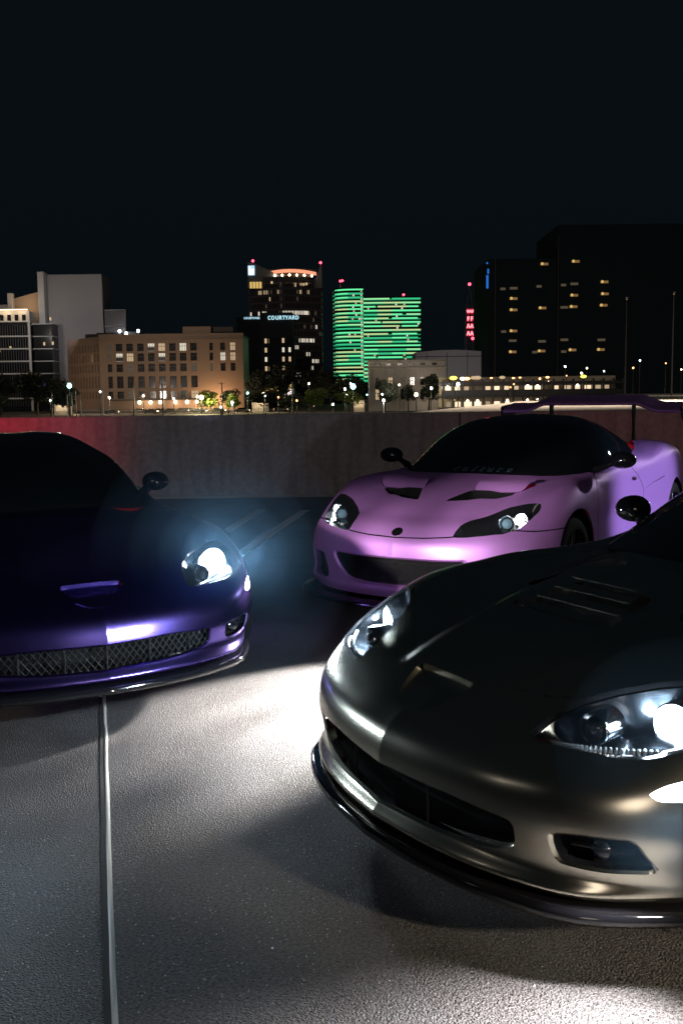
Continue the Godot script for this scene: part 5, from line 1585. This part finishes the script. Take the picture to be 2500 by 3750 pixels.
func green_tower() -> void:
	var b := thing("green_tower", "broad office tower outlined floor by floor in green light strips", "building", Vector3(0, -3.2, -606))
	var wall := mat(Color(0.05, 0.055, 0.05), 0.6)
	var hl := 68.2
	var hr := 62.4
	# left block has a rounded left corner; right block is set a little forward
	var pl := PackedVector2Array([Vector2(-3.6, -12), Vector2(-3.4, -4), Vector2(-1.6, 1.2), Vector2(1.4, 4.0), Vector2(5.0, 5.2), Vector2(9.0, 5.6), Vector2(14.2, 5.6)])
	var pr := PackedVector2Array([Vector2(14.2, 6.0), Vector2(31.0, 6.3), Vector2(48.0, 6.0)])
	part("left_core", to_mesh(plate(new_m(), PackedVector2Array([Vector2(-3.2, -14), Vector2(14.0, -14), Vector2(14.0, 5.2), Vector2(5.0, 4.8), Vector2(1.6, 3.6), Vector2(-1.2, 1.0), Vector2(-3.0, -4)]), hl, Transform3D(Basis(Vector3.RIGHT, -PI / 2) * Basis.from_scale(Vector3(1, -1, 1)), Vector3.ZERO))), CM.dark_pane, b)
	part("right_core", bx(Vector3(31.0, hr / 2, -4), Vector3(33.6, hr, 19.4)), CM.dark_pane, b)
	var greens := [glow(Color(0.16, 1.0, 0.42), 1.0), glow(Color(0.40, 1.0, 0.46), 0.9), glow(Color(0.70, 0.92, 0.40), 0.8), glow(Color(0.05, 0.75, 0.32), 0.75)]
	var spandrel_glow := glow(Color(0.02, 0.55, 0.22), 0.45)  # strip light falling on the spandrels, painted in as a green glow
	var rng := RandomNumberGenerator.new()
	rng.seed = 12
	for side in 2:
		var p: PackedVector2Array = pl if side == 0 else pr
		var floors := 26 if side == 0 else 23
		var top := hl - 1.4 if side == 0 else hr - 1.2
		var step := 2.27 if side == 0 else 2.27
		for f in floors:
			var y := top - f * step
			var ledge := new_m()
			for k in p.size() - 1:
				var a := p[k]
				var c := p[k + 1]
				quad(ledge, Vector3(a.x, y - 0.9, a.y + 0.05), Vector3(c.x, y - 0.9, c.y + 0.05), Vector3(c.x, y - 0.1, c.y + 0.05), Vector3(a.x, y - 0.1, a.y + 0.05))
				quad(ledge, Vector3(a.x, y - 0.1, a.y + 0.05), Vector3(c.x, y - 0.1, c.y + 0.05), Vector3(c.x, y - 0.1, c.y - 0.8), Vector3(a.x, y - 0.1, a.y - 0.8))
			part("spandrel", to_mesh(ledge), spandrel_glow if (f * 7 + side) % 5 else wall, b)
			# strip lights in a few runs a floor
			var runs := 2 if side == 0 else rng.randi_range(2, 4)
			for r in runs:
				var m := new_m()
				var x0 := lerpf(p[0].x, p[p.size() - 1].x, float(r) / runs)
				var x1 := lerpf(p[0].x, p[p.size() - 1].x, float(r + 1) / runs)
				if side == 1 and rng.randf() < 0.3: x1 -= rng.randf_range(0.6, 2.4)
				if side == 1 and f >= 16: x1 = minf(x1, 43.0 - (f - 16) * 5.0)
				if side == 1 and f == 18 and r == 0: x1 = minf(x1, 27.0)
				if x1 - x0 < 0.5: continue
				var steps := 6
				for k in steps:
					var xa := lerpf(x0, x1, float(k) / steps)
					var xb := lerpf(x0, x1, float(k + 1) / steps)
					var za := along(p, xa) + 0.30
					var zb := along(p, xb) + 0.30
					quad(m, Vector3(xa, y - 0.42, za), Vector3(xb, y - 0.42, zb), Vector3(xb, y + 0.42, zb), Vector3(xa, y + 0.42, za))
					quad(m, Vector3(xa, y + 0.42, za), Vector3(xb, y + 0.42, zb), Vector3(xb, y + 0.36, zb - 0.4), Vector3(xa, y + 0.36, za - 0.4))
				part("light_strip", to_mesh(m), greens[rng.randi() % 4] if rng.randf() < 0.75 else greens[0], b)
	for i in 26:
		var side := rng.randf() < 0.45
		var x := rng.randf_range(5.0, 13.5) if side else rng.randf_range(15.0, 47.0)
		var f := rng.randi_range(1, 15)
		var y := (hl - 1.4 - f * 2.27 if side else hr - 1.2 - f * 2.27) - 1.1
		part("window", bx(Vector3(x, y, along(pl if side else pr, x) + 0.12), Vector3(1.0, 1.0, 0.2)), CM.warm_pane if rng.randf() < 0.7 else CM.pale_pane, b)
	for i in 20: part("window", bx(Vector3(13.2, hl - 2.5 - i * 2.27, 6.0), Vector3(0.8, 0.9, 0.2)), CM.pale_pane if i % 3 else CM.warm_pane, b)
	part("flue", to_mesh(tube(new_m(), PackedVector3Array([Vector3(1.0, hl - 2, 0), Vector3(1.0, hl + 2.4, 0)]), 0.5, 10)), CM.white_metal, b)
	for q in [[0.9, hl + 4.2], [2.2, hl + 4.4], [38.4, hr + 1.6]]:
		part("beacon_mast", to_mesh(tube(new_m(), PackedVector3Array([Vector3(q[0], q[1] - 3.2, 0), Vector3(q[0], q[1], 0)]), 0.14, 6)), CM.metal, b)
		lamp_on(b, Vector3(q[0], q[1], 0), 0.7, CM.red_lamp, "beacon")

func along(p: PackedVector2Array, x: float) -> float:
	for k in p.size() - 1:
		if p[k].x <= x and p[k + 1].x >= x: return lerpf(p[k].y, p[k + 1].y, (x - p[k].x) / maxf(p[k + 1].x - p[k].x, 1e-6))
	return p[0].y if x < p[0].x else p[p.size() - 1].y

func lattice_mast() -> void:
	var b := thing("lattice_mast", "lattice radio mast with four tiers of red lit panels", "mast", Vector3(64.0, -3.2, -500))
	var legs := new_m()
	for sx in [-1, 1]:
		for sz in [-1, 1]:
			part("leg", to_mesh(tube(new_m(), PackedVector3Array([Vector3(sx * 2.6, 0, sz * 2.6), Vector3(sx * 1.5, 46.0, sz * 1.5), Vector3(sx * 0.3, 57.0, sz * 0.3)]), 0.16, 6)), CM.metal, b)
	var br := new_m()
	for i in 14:
		var y := i * 3.4
		var w0 := lerpf(2.6, 1.5, y / 46.0)
		var w1 := lerpf(2.6, 1.5, (y + 3.4) / 46.0)
		for s in [-1, 1]:
			tube(br, PackedVector3Array([Vector3(-w0, y, s * w0), Vector3(w1, y + 3.4, s * w1)]), 0.09, 4)
			tube(br, PackedVector3Array([Vector3(w0, y, s * w0), Vector3(-w1, y + 3.4, s * w1)]), 0.09, 4)
	part("bracing", to_mesh(br), CM.metal, b).set_meta("kind", "stuff")
	for r in 4:
		for s in [-1, 1]:
			var lp := part("light_panel", to_mesh(cbx(new_m(), Vector3(s * 0.85, 45.0 - r * 3.55, 2.4), Vector3(1.35, 2.7, 0.3), 0.2)), glow(Color(0.9, 0.02, 0.08), 0.55), b)
			var tm := TextMesh.new()
			tm.text = "WFAA"[r]
			var sf := SystemFont.new()
			sf.font_names = PackedStringArray(["Droid Sans"])
			sf.font_weight = 700
			tm.font = sf
			tm.font_size = 32
			tm.pixel_size = 0.085 if r > 0 else 0.06
			tm.depth = 0.1
			part("letter", tm, glow(Color(1.0, 0.22, 0.26), 3.0), lp, Vector3(s * 0.85, 45.0 - r * 3.55, 2.62))
	for q in [Vector3(0, 58.3, 0), Vector3(1.3, 31.9, 2.5)]: lamp_on(b, q, 0.75, CM.red_lamp, "beacon")

func right_side() -> void:
	# black tower with a few lit rooms
	var b := thing("dark_tower", "black glass tower whose few lit rooms glow amber", "building", Vector3(57.0, -3.2, -410))
	var blk := mat(Color(0.016, 0.024, 0.032), 0.8, 0.0, 0.2)
	part("west_block", bx(Vector3(15.2, 28.7, -12), Vector3(27.0, 57.4, 40)), blk, b)
	part("east_block", bx(Vector3(72.0, 34.9, -12), Vector3(86.4, 69.8, 44)), blk, b)
	for q in [[4.2, 57.4], [28.8, 65.8]]:
		part("edge_trim", to_mesh(cbx(new_m(), Vector3(q[0], q[1] / 2, 10.4), Vector3(0.4, q[1], 0.5), 0.05)), mat(Color(0.03, 0.03, 0.034), 0.4), b)
	var strip := cbx(cbx(cbx(new_m(), Vector3(1.4, 48.6, 8.4), Vector3(0.84, 5.2, 0.3), 0.2), Vector3(1.7, 52.6, 8.4), Vector3(0.68, 2.0, 0.3), 0.2), Vector3(1.3, 55.8, 8.4), Vector3(0.68, 0.8, 0.3), 0.2)
	part("blue_sign_lamp", to_mesh(strip), glow(Color(0.03, 0.25, 0.95), 0.6), b)
	var rooms := [[11.9, 30.0, 1], [17.8, 30.3, 1], [5.9, 25.4, 2], [10.9, 25.7, 3], [17.6, 26.0, 2], [23.5, 26.3, 1], [5.9, 23.4, 1], [17.6, 23.8, 1], [23.6, 24.0, 1], [5.9, 21.2, 1], [11.6, 21.5, 1], [17.5, 21.6, 1], [23.4, 21.8, 1], [15.7, 21.5, 2], [5.9, 17.1, 1], [4.0, 17.0, 3], [5.8, 15.2, 2], [11.6, 15.0, 2], [15.8, 15.2, 2], [23.1, 15.1, 2], [5.8, 13.0, 1], [11.5, 13.1, 1], [17.4, 13.2, 1], [23.0, 13.2, 1], [10.2, 12.9, 3], [15.7, 12.9, 3], [3.8, 25.3, 3], [15.5, 25.8, 3]]
	for q in rooms:
		var m: Material = [CM.dim_pane, CM.amber_pane, CM.dim_pane, CM.dim_pane][q[2]]
		var zf := 8.15 if q[0] < 14.4 else 10.15
		part("window", bx(Vector3(q[0] * 2, q[1] * 2 - 4.8, zf), Vector3(3.0 if q[2] < 3 else 2.0, 0.95, 0.2)), m, b)
		if q[2] == 1: lamp_on(b, Vector3(q[0] * 2 - 0.9, q[1] * 2 - 4.7, zf + 0.2), 0.55, CM.yellow_pane, "ceiling_lamp")
	# low arcade of lit openings
	var p := thing("arcade_block", "low two storey car park with glowing openings on both decks", "building", Vector3(26.5, -3.2, -262))
	part("back_wall", bx(Vector3(23.5, 4.6, -8), Vector3(47, 9.2, 0.4)), mat(Color(0.35, 0.3, 0.24), 0.8), p)
	for y in [0.9, 4.2, 7.4]:
		part("deck_slab", to_mesh(cbx(new_m(), Vector3(23.5, y, -4), Vector3(47.4, 0.8, 8.6), 0.05)), CM.night, p)
	part("edge_beam", to_mesh(cbx(new_m(), Vector3(23.5, 5.0, 0.35), Vector3(47.4, 1.5, 0.3), 0.05)), CM.night, p)
	for i in 19: part("pier", to_mesh(cbx(new_m(), Vector3(0.2 + i * 2.6, 4.4, 0.2), Vector3(0.5, 8.0, 0.5), 0.04)), CM.night, p)
	var rng := RandomNumberGenerator.new()
	rng.seed = 77
	for d in 2:
		for i in 18:
			var k := rng.randf()
			if d == 0 and i > 13 : continue
			if k < 0.12: continue
			var w := rng.randf_range(0.8, 2.0)
			part("bay_glow_panel", bx(Vector3(1.5 + i * 2.6 + rng.randf_range(-0.3, 0.3), 2.1 + d * 3.85, -1.2), Vector3(w, 1.5 if d else 1.3, 0.2)), glow(Color(1.0, 0.74, 0.48), rng.randf_range(0.25, 0.7) if k < 0.45 else rng.randf_range(0.9, 1.8)), p)  # glowing panels stand in for the lamplit insides of the bays
			if k > 0.6: lamp_on(p, Vector3(1.5 + i * 2.6, 3.0 + d * 3.7, -0.6), 0.28, CM.warm_lamp, "ceiling_lamp")
	# signal and shop lights in front of the arcade
	for q in [[2.8, 8.9, 0, 1.0], [9.0, 8.9, 3, 1.0], [5.2, 8.7, 1, 0.7], [6.3, 8.7, 2, 0.8], [8.1, 8.9, 3, 0.9], [12.6, 8.8, 2, 0.35], [15.4, 8.9, 3, 0.8], [20.0, 8.8, 2, 0.35], [27.1, 8.8, 2, 0.5], [36.4, 8.9, 4, 0.8], [18.3, 8.7, 2, 0.4]]:
		part("sign_lamp", to_mesh(ball(new_m(), Vector3(q[0], q[1], 1.0), Vector3(q[3], q[3] * 0.5, 0.2), 6, 10)), [CM.yellow_lamp, CM.white_lamp, CM.orange_lamp, CM.warm_pane, CM.yellow_lamp][q[2]], p)
	# pale old public building
	var o := thing("stone_building", "pale stone public building of two storeys with a flat attic", "building", Vector3(8.4, -3.2, -300))
	var cols := [[2.2, 3.2], [6.0, 7.2], [9.6, 10.8], [12.5, 13.7], [15.4, 16.6], [19.0, 20.3]]
	facade(o, Transform3D(Basis(Vector3.UP, -0.02), Vector3.ZERO), 23.0, 13.0, cols, [[3.4, 6.4], [7.6, 9.9]], CM.stone, lit_map([1, 1, 0, 0], CM.warm_pane, lit_map([2, 1, 3, 0, 5, 0], CM.dim_pane)), 0.4)
	part("attic", to_mesh(cbx(new_m(), Vector3(11.5, 13.7, -4), Vector3(22.6, 2.0, 8.4), 0.1)), CM.stone, o)
	for i in 6: part("attic_window", bx(Vector3(2.6 + i * 3.4, 13.8, 0.24), Vector3(1.4, 0.7, 0.12)), CM.dark_pane, o)
	part("cornice", to_mesh(cbx(cbx(new_m(), Vector3(11.5, 12.7, 0.2), Vector3(23.6, 0.4, 0.9), 0.1), Vector3(11.5, 14.9, -3.6), Vector3(23.2, 0.35, 9.2), 0.1)), CM.stone, o)
	part("core", bx(Vector3(11.5, 6.4, -5.6), Vector3(22.4, 12.6, 9.6)), CM.night, o)
	for i in 7: part("pilaster", to_mesh(cbx(new_m(), Vector3([0.5, 4.6, 8.4, 11.6, 14.5, 17.8, 22.4][i], 6.2, 0.15), Vector3(0.7, 12.4, 0.5), 0.05)), CM.stone, o)
	spot(o, Vector3(20.5, 1.2, 9.0), Vector3(16.5, 7.0, 0.0), 26.0, 55.0, 1.0, Color(1.0, 0.80, 0.60), 0.3)  # unseen lamp near the foot, lights the right half
	spot(o, Vector3(5.0, 6.0, 22.0), Vector3(9.0, 8.5, 0.0), 60.0, 34.0, 1.0, Color(1.0, 0.88, 0.76), 0.3)  # unseen lamp out in front, lights the stone facade
	# grey hall behind it
	var hl := thing("grey_hall", "wide windowless grey hall with a shallow arched roof", "building", Vector3(31.5, -3.2, -420))
	var arc := PackedVector2Array([Vector2(0, 0), Vector2(29, 0)])
	for i in 13: arc.append(Vector2(29 - 29 * i / 12.0, 22.2 + 0.9 * sin(PI * i / 12.0)))
	part("shell", to_mesh(plate(new_m(), arc, 20.0, Transform3D(Basis.IDENTITY, Vector3(0, 0, -20)))), CM.pale, hl)
	for x in [4.6, 13.0, 21.5]: part("joint", bx(Vector3(x, 11, 0.05), Vector3(0.25, 22, 0.1)), CM.slate, hl)
	part("roof_band", bx(Vector3(14.5, 20.4, 0.06), Vector3(28.6, 0.3, 0.12)), CM.slate, hl)
	spot(hl, Vector3(14, 3, 40), Vector3(15, 15, 0), 130.0, 34.0, 1.0, Color(0.86, 0.84, 1.0), 0.5)  # unseen lamp, lights the hall front
	# pale floodlit ramp deck beyond the parapet
	var r := new_m()
	plate(r, PackedVector2Array([Vector2(0.9, 16.6), Vector2(60, 16.6), Vector2(75, 220), Vector2(62, 220), Vector2(10.5, 53)]), 0.35, Transform3D(Basis(Vector3.RIGHT, -PI / 2), Vector3(0, 0.78, 0)))
	structure("ramp_deck", to_mesh(r), concrete(Color(0.50, 0.45, 0.38), 0.8, 91, 0.5, 0.3))
	var rl := thing("unseen_ramp_floodlight", "unseen tall floodlight out of view at the right, placed to light the pale ramp", "floodlight", Vector3(30, 1.13, -34))  # out of view; its beams light the ramp deck
	part("post", to_mesh(tube(new_m(), PackedVector3Array([Vector3.ZERO, Vector3(0, 10, 0)]), 0.14, 8)), CM.metal, rl)
	part("lamp_head", to_mesh(cbx(new_m(), Vector3(0, 10.1, 0), Vector3(0.7, 0.3, 0.7), 0.05)), CM.metal, rl)
	part("lamp_face", bx(Vector3(0, 9.9, -0.1), Vector3(0.5, 0.04, 0.5)), CM.warm_lamp, rl)
	spot(rl, Vector3(0, 9.8, -0.1), Vector3(-26, 0, 2), 12000.0, 28.0, 0.8, Color(1.0, 0.83, 0.66), 0.3)
	spot(rl, Vector3(0, 9.8, -0.1), Vector3(10, 0, -45), 9000.0, 26.0, 0.8, Color(1.0, 0.83, 0.66), 0.3)
	omni(rl, Vector3(0, 9.8, 0.4), 70.0, Color(0.9, 1.0, 0.92), 0.3)  # unseen too, placed to put glints on the glossy car roofs
	for q in [[25.4, -90.0, 8.6, 0], [28.9, -88.0, 8.8, 1]]:
		var l := thing("ramp_light_pole", ["slender light pole on the ramp in front of the black tower", "light pole nearest the right edge beyond the rear wing", "thin light pole left of the black tower's lit rooms"][q[3]], "light pole", Vector3(q[0], 1.13, q[1]), 0.0, "light poles along the ramp")
		part("post", to_mesh(tube(new_m(), PackedVector3Array([Vector3.ZERO, Vector3(0, q[2], 0)]), PackedFloat32Array([0.09, 0.04] if q[3] < 2 else [0.04, 0.025]), 8)), mat(Color(0.015, 0.015, 0.016), 0.8, 0.0, 0.2), l)
		part("lamp_head", to_mesh(cbx(new_m(), Vector3(0, q[2] + 0.05, 0), Vector3(0.3, 0.08, 0.2), 0.03)), CM.night, l)
		lamp_on(l, Vector3(0, q[2] - 0.10, 0), 0.07, CM.amber_pane if q[3] < 2 else CM.warm_lamp)
		if q[3] == 2: spot(l, Vector3(0, q[2] - 0.22, 0), Vector3(0.01, 0, 0), 34.0 if q[3] == 2 else 80.0, 74.0, 0.4, Color(1.0, 0.84, 0.66), 0.2)

func trees_and_lamps() -> void:
	var dark := mat(Color(0.035, 0.045, 0.03), 0.8)
	var lush := mat(Color(0.16, 0.20, 0.05), 0.7)
	lush.backlight_enabled = true
	lush.backlight = Color(0.3, 0.4, 0.1)
	# [x, z, height, width, label]
	var list := [
		[-101.0, -300.0, 12.5, 13.0, "broad dark tree at the far left below the pale block", dark], [-92.0, -306.0, 12.8, 11.0, "dark rounded tree left of the brown office block", dark], [-84.5, -300.0, 11.0, 9.0, "dark tree standing before the brown block's left side", dark],
		[-78.0, -290.0, 8.0, 8.0, "low dark tree behind the row of white posts", dark], [-96.0, -280.0, 7.0, 11.0, "low bushy tree just above the red lit wall", dark],
		[-36.5, -285.0, 6.4, 8.5, "bright yellow green tree lit by a lamp beside it", lush], [-32.0, -288.0, 6.8, 6.0, "dark tree right of the bright yellow green one", dark], [-29.5, -282.0, 5.6, 4.6, "small green tree by a white lamp post", lush],
		[-26.0, -330.0, 13.5, 10.0, "dark tree in front of the hotel's lobby", dark], [-18.0, -340.0, 15.5, 11.0, "tall dark tree at the foot of the curved tower", dark], [-10.0, -345.0, 14.0, 11.0, "dark tree right of the curved tower's foot", dark], [-3.0, -335.0, 13.0, 11.0, "dark tree left of the green tower's foot", dark],
		[4.0, -325.0, 12.0, 9.0, "dark tree under the green tower", dark], [-8.0, -285.0, 6.5, 9.0, "low shrubby tree with lit twigs near the parapet", lush], [2.0, -283.0, 6.0, 8.0, "low lit shrub near the middle lamp", lush], [12.6, -285.0, 9.0, 7.0, "dark round tree in front of the stone building", dark], [19.5, -288.0, 8.0, 5.0, "thin dark tree before the stone building's right end", dark], [25.0, -284.0, 10.0, 7.0, "dark tree between the stone building and the low car park", dark], [-21.0, -290.0, 6.0, 10.0, "low dark tree in front of the hotel car lot", dark], [-14.0, -280.0, 5.5, 9.0, "low dark tree left of the middle street lamp", dark]]
	for i in list.size():
		var t: Array = list[i]
		tree("street_tree", t[4], Vector3(t[0], -3.2, t[1]), t[2], t[3], i, t[5], "street trees beyond the parapet")
	# lamps: x, z, height, radius, kind, label
	var L := [
		[-72.3, -270.0, 8.2, 0.9, "c", "large blue white street lamp before the dark left trees"],
		[-23.5, -262.0, 7.2, 0.0, "", ""],
		[3.4, -262.0, 7.0, 0.95, "c", "large blue white street lamp left of the stone building"],
		[1.3, -264.0, 6.4, 0.4, "w", "small white street lamp just left of the blue white one"],
		[10.8, -250.0, 3.4, 0.45, "w", "low white lamp with a pale post near the parapet's middle"],
		[-27.3, -255.0, 3.3, 0.42, "w", "white lamp beside the small green tree"],
		[-38.4, -279.5, 4.6, 0.8, "y", "lamp half hidden beside the bright yellow green tree"],
		[-66.5, -280.0, 6.6, 0.35, "w", "small white lamp right of the white posts"],
		[-77.0, -268.0, 4.4, 0.3, "w", "small lamp at the left end of the white posts"],
		[-22.7, -300.0, 5.6, 0.4, "y", "yellow lamp in front of the hotel"],
		[-9.2, -300.0, 8.4, 0.35, "w", "small white lamp above the trees by the curved tower"],
		[3.2, -300.0, 8.2, 0.4, "w", "white lamp high over the middle trees"],
		[24.4, -270.0, 6.4, 0.45, "w", "white lamp at the stone building's right corner"],
		[29.8, -255.0, 7.2, 0.6, "w", "first white lamp in front of the low car park"],
		[20.2, -268.0, 4.6, 0.6, "y", "warm lamp in front of the stone building"]]
	for q in L:
		if q[4] == "": continue
		var m: Material = {"c": CM.cyan_lamp, "w": CM.white_lamp, "y": CM.warm_lamp}[q[4]]
		street_lamp(Vector3(q[0], -3.2, q[1]), q[2], q[3] * 0.7, m, q[5], "street lamps beyond the parapet", CM.white_metal if q[0] in [10.8, -27.3] else CM.night, 420.0 if q[0] == -38.4 else 90.0 if q[4] == "y" else 30.0 if q[3] > 0.5 else 8.0, {"c": Color(0.7, 1, 0.95), "w": Color(1, 0.97, 0.9), "y": Color(1, 0.85, 0.4)}[q[4]])
	# small lamps scattered along the far street
	var sr := RandomNumberGenerator.new()
	sr.seed = 63
	var ordinal := ["first", "second", "third", "fourth", "fifth", "sixth", "seventh", "eighth", "ninth", "tenth", "eleventh", "twelfth"]
	for row in 3:
		for i in 12:
			var x: float = [-30.0, 30.0, 52.0][row] + i * [4.6, 1.9, 3.0][row] + sr.randf_range(-0.8, 0.8)
			var y := sr.randf_range(2.0, 8.0) if row < 2 else sr.randf_range(7.0, 14.0)
			street_lamp(Vector3(x, -3.2, -252 - sr.randf_range(0, 30)), y, sr.randf_range(0.14, 0.30), [CM.warm_lamp, CM.white_lamp, CM.orange_lamp, CM.warm_pane, CM.warm_lamp, CM.cyan_lamp][sr.randi() % 6], "%s tiny street lamp from the left %s" % [ordinal[i], ["among the dark middle trees", "before the low car park", "in front of the black tower's foot"][row]], ["tiny lamps among the middle trees", "tiny lamps before the low car park", "tiny lamps at the black tower's foot"][row], CM.night)
	# pale flag posts at the left
	var n := 0
	for x in [-70.8, -69.6, -68.6, -67.4, -74.8, -61.6]:
		var f := thing("flag_post", "pale flagless post, number %s from the left in the lit row above the parapet" % ["two", "three", "four", "five", "one", "six"][n], "post", Vector3(x, -3.2, -262), 0.0, "pale posts above the parapet")
		part("shaft", to_mesh(tube(new_m(), PackedVector3Array([Vector3.ZERO, Vector3(0, 5.6 + (n % 3) * 0.5, 0)]), PackedFloat32Array([0.14, 0.1]), 7)), CM.white_metal, f)
		part("finial", to_mesh(ball(new_m(), Vector3(0, 5.7 + (n % 3) * 0.5, 0), Vector3.ONE * 0.16, 6, 8)), CM.white_metal, f)
		n += 1
	# dark utility poles in front of the brown block
	n = 0
	for q in [[-54.2, 8.8], [-46.6, 8.6], [-31.0, 8.6], [-12.5, 8.4]]:
		var f := thing("utility_pole", ["black utility pole before the brown block's third bay", "black utility pole before the brown block's middle", "black utility pole before the brown block's lit corner", "black utility pole right of the hotel lobby"][n], "utility pole", Vector3(q[0], -3.2, -265), 0.0, "utility poles along the street")
		part("shaft", to_mesh(tube(new_m(), PackedVector3Array([Vector3.ZERO, Vector3(0, q[1], 0)]), PackedFloat32Array([0.2, 0.15]), 7)), CM.night, f)
		part("cross_arm", to_mesh(cbx(new_m(), Vector3(0, q[1] - 0.4, 0), Vector3(1.6, 0.12, 0.12), 0.02)), CM.night, f)
		n += 1
	# parked cars in the lit lot
	var rng := RandomNumberGenerator.new()
	rng.seed = 8
	var first: Node3D = null
	var where := ["below the brown block's fifth window column", "below the brown block's seventh window column", "below the brown block's second tallest lamp", "below the brown block's stair tower", "before the brown block's lit right corner", "left of the brown block's door", "farthest left, below the brown block's receding side", "left of the hotel lobby", "below the hotel lobby", "before the stone building's right half", "nearest the middle of the warm lamps", "under the third warm lamp", "beside the bright yellow green tree", "by the low car park's left end", "by the low car park's middle", "by the low car park's right end"]
	for i in 16:
		var c: Node3D
		if first == null:
			c = thing("parked_car", "", "car")
			var bd := cbx(new_m(), Vector3(0, 0.62, 0), Vector3(4.4, 0.7, 1.8), 0.15)
			part("body", to_mesh(bd), mat(Color(0.08, 0.08, 0.09), 0.3, 0.3), c)
			part("cabin", to_mesh(plate(new_m(), PackedVector2Array([Vector2(-1.6, 0.95), Vector2(1.3, 0.95), Vector2(0.7, 1.45), Vector2(-1.1, 1.45)]), 1.5, Transform3D(Basis.IDENTITY, Vector3(0, 0, -0.75)))), CM.dark_pane, c)
			for x in [-1.4, 1.4]:
				for z in [-0.8, 0.8]: part("wheel", to_mesh(lathe(new_m(), PackedVector2Array([Vector2(0.01, -0.1), Vector2(0.32, -0.1), Vector2(0.32, 0.1), Vector2(0.01, 0.1)]), 14, Transform3D(Basis(Vector3.RIGHT, PI / 2), Vector3(x, 0.32, z)))), CM.night, c)
			for z in [-0.6, 0.6]: part("headlight", to_mesh(ball(new_m(), Vector3(2.2, 0.7, z), Vector3(0.08, 0.12, 0.2), 6, 8)), CM.warm_lamp, c)
			first = c
		else:
			c = first.duplicate()
			c.name = numbered("parked_car")
			add_child(c)
		tag(c, "small dark car in the street lot, %s" % where[i], "car", "cars parked in the street lot")
		c.position = Vector3([-58, -53, -48, -43, -38, -64, -70, -25, -19, 20, -56, -50, -30, 24, 38, 52][i], -3.2, -308 - 6 * (i % 3))
		c.rotation.y = rng.randf_range(-0.3, 0.3) + (PI if i % 4 == 1 else 0.0)
	# fence and lamps of the lit lot at the left
	var fe := thing("lot_fence", "low picket fence catching warm light above the parapet at the left", "fence", Vector3(-72, -3.2, -281))
	var pk := new_m()
	for i in 150: box(pk, Vector3(i * 0.26, 0.9, 0), Vector3(0.07, 1.8, 0.05))
	part("pickets", to_mesh(pk), CM.metal, fe).set_meta("kind", "stuff")
	for y in [0.4, 1.6]: part("rail", bx(Vector3(19.4, y, -0.06), Vector3(39.2, 0.08, 0.05)), CM.metal, fe)
	n = 0
	for x in [-84.0, -72.0, -62.0, -52.0, -45.0, -33.0]:
		street_lamp(Vector3(x, -3.2, -318 + 3 * (n % 2)), 4.4 + 0.5 * (n % 3), 0.3, CM.warm_lamp, ["warm lamp low among the dark left trees", "warm lamp behind the row of pale posts", "warm lamp over the street lot left of its middle", "warm lamp over the middle of the street lot", "warm lamp before the brown block's lit corner", "warm lamp right of the brown block"][n], "warm lamps over the street lot", CM.night, 90.0, Color(1.0, 0.68, 0.40))
		n += 1
	# low lit kiosks along the street
	n = 0
	for q in [[-24.5, -310.0, 5.0], [5.4, -295.0, 3.4], [-81.0, -295.0, 4.6]]:
		var k := thing("kiosk", ["low lit kiosk in front of the hotel", "low lit kiosk left of the stone building", "low lit hut under the dark left trees"][n], "kiosk", Vector3(q[0], -3.2, q[1]))
		part("wall", bx(Vector3(0, 1.6, 0), Vector3(q[2], 3.2, 3.0)), CM.stone, k)
		part("roof", to_mesh(cbx(new_m(), Vector3(0, 3.35, 0.4), Vector3(q[2] + 0.8, 0.3, 4.2), 0.05)), CM.night, k)
		for i in 3: part("window", bx(Vector3((i - 1) * q[2] * 0.3, 1.9, 1.55), Vector3(q[2] * 0.2, 1.4, 0.1)), CM.warm_pane, k)
		omni(k, Vector3(0, 2.8, 2.6), 5.0, Color(1.0, 0.75, 0.45), 0.2)
		n += 1
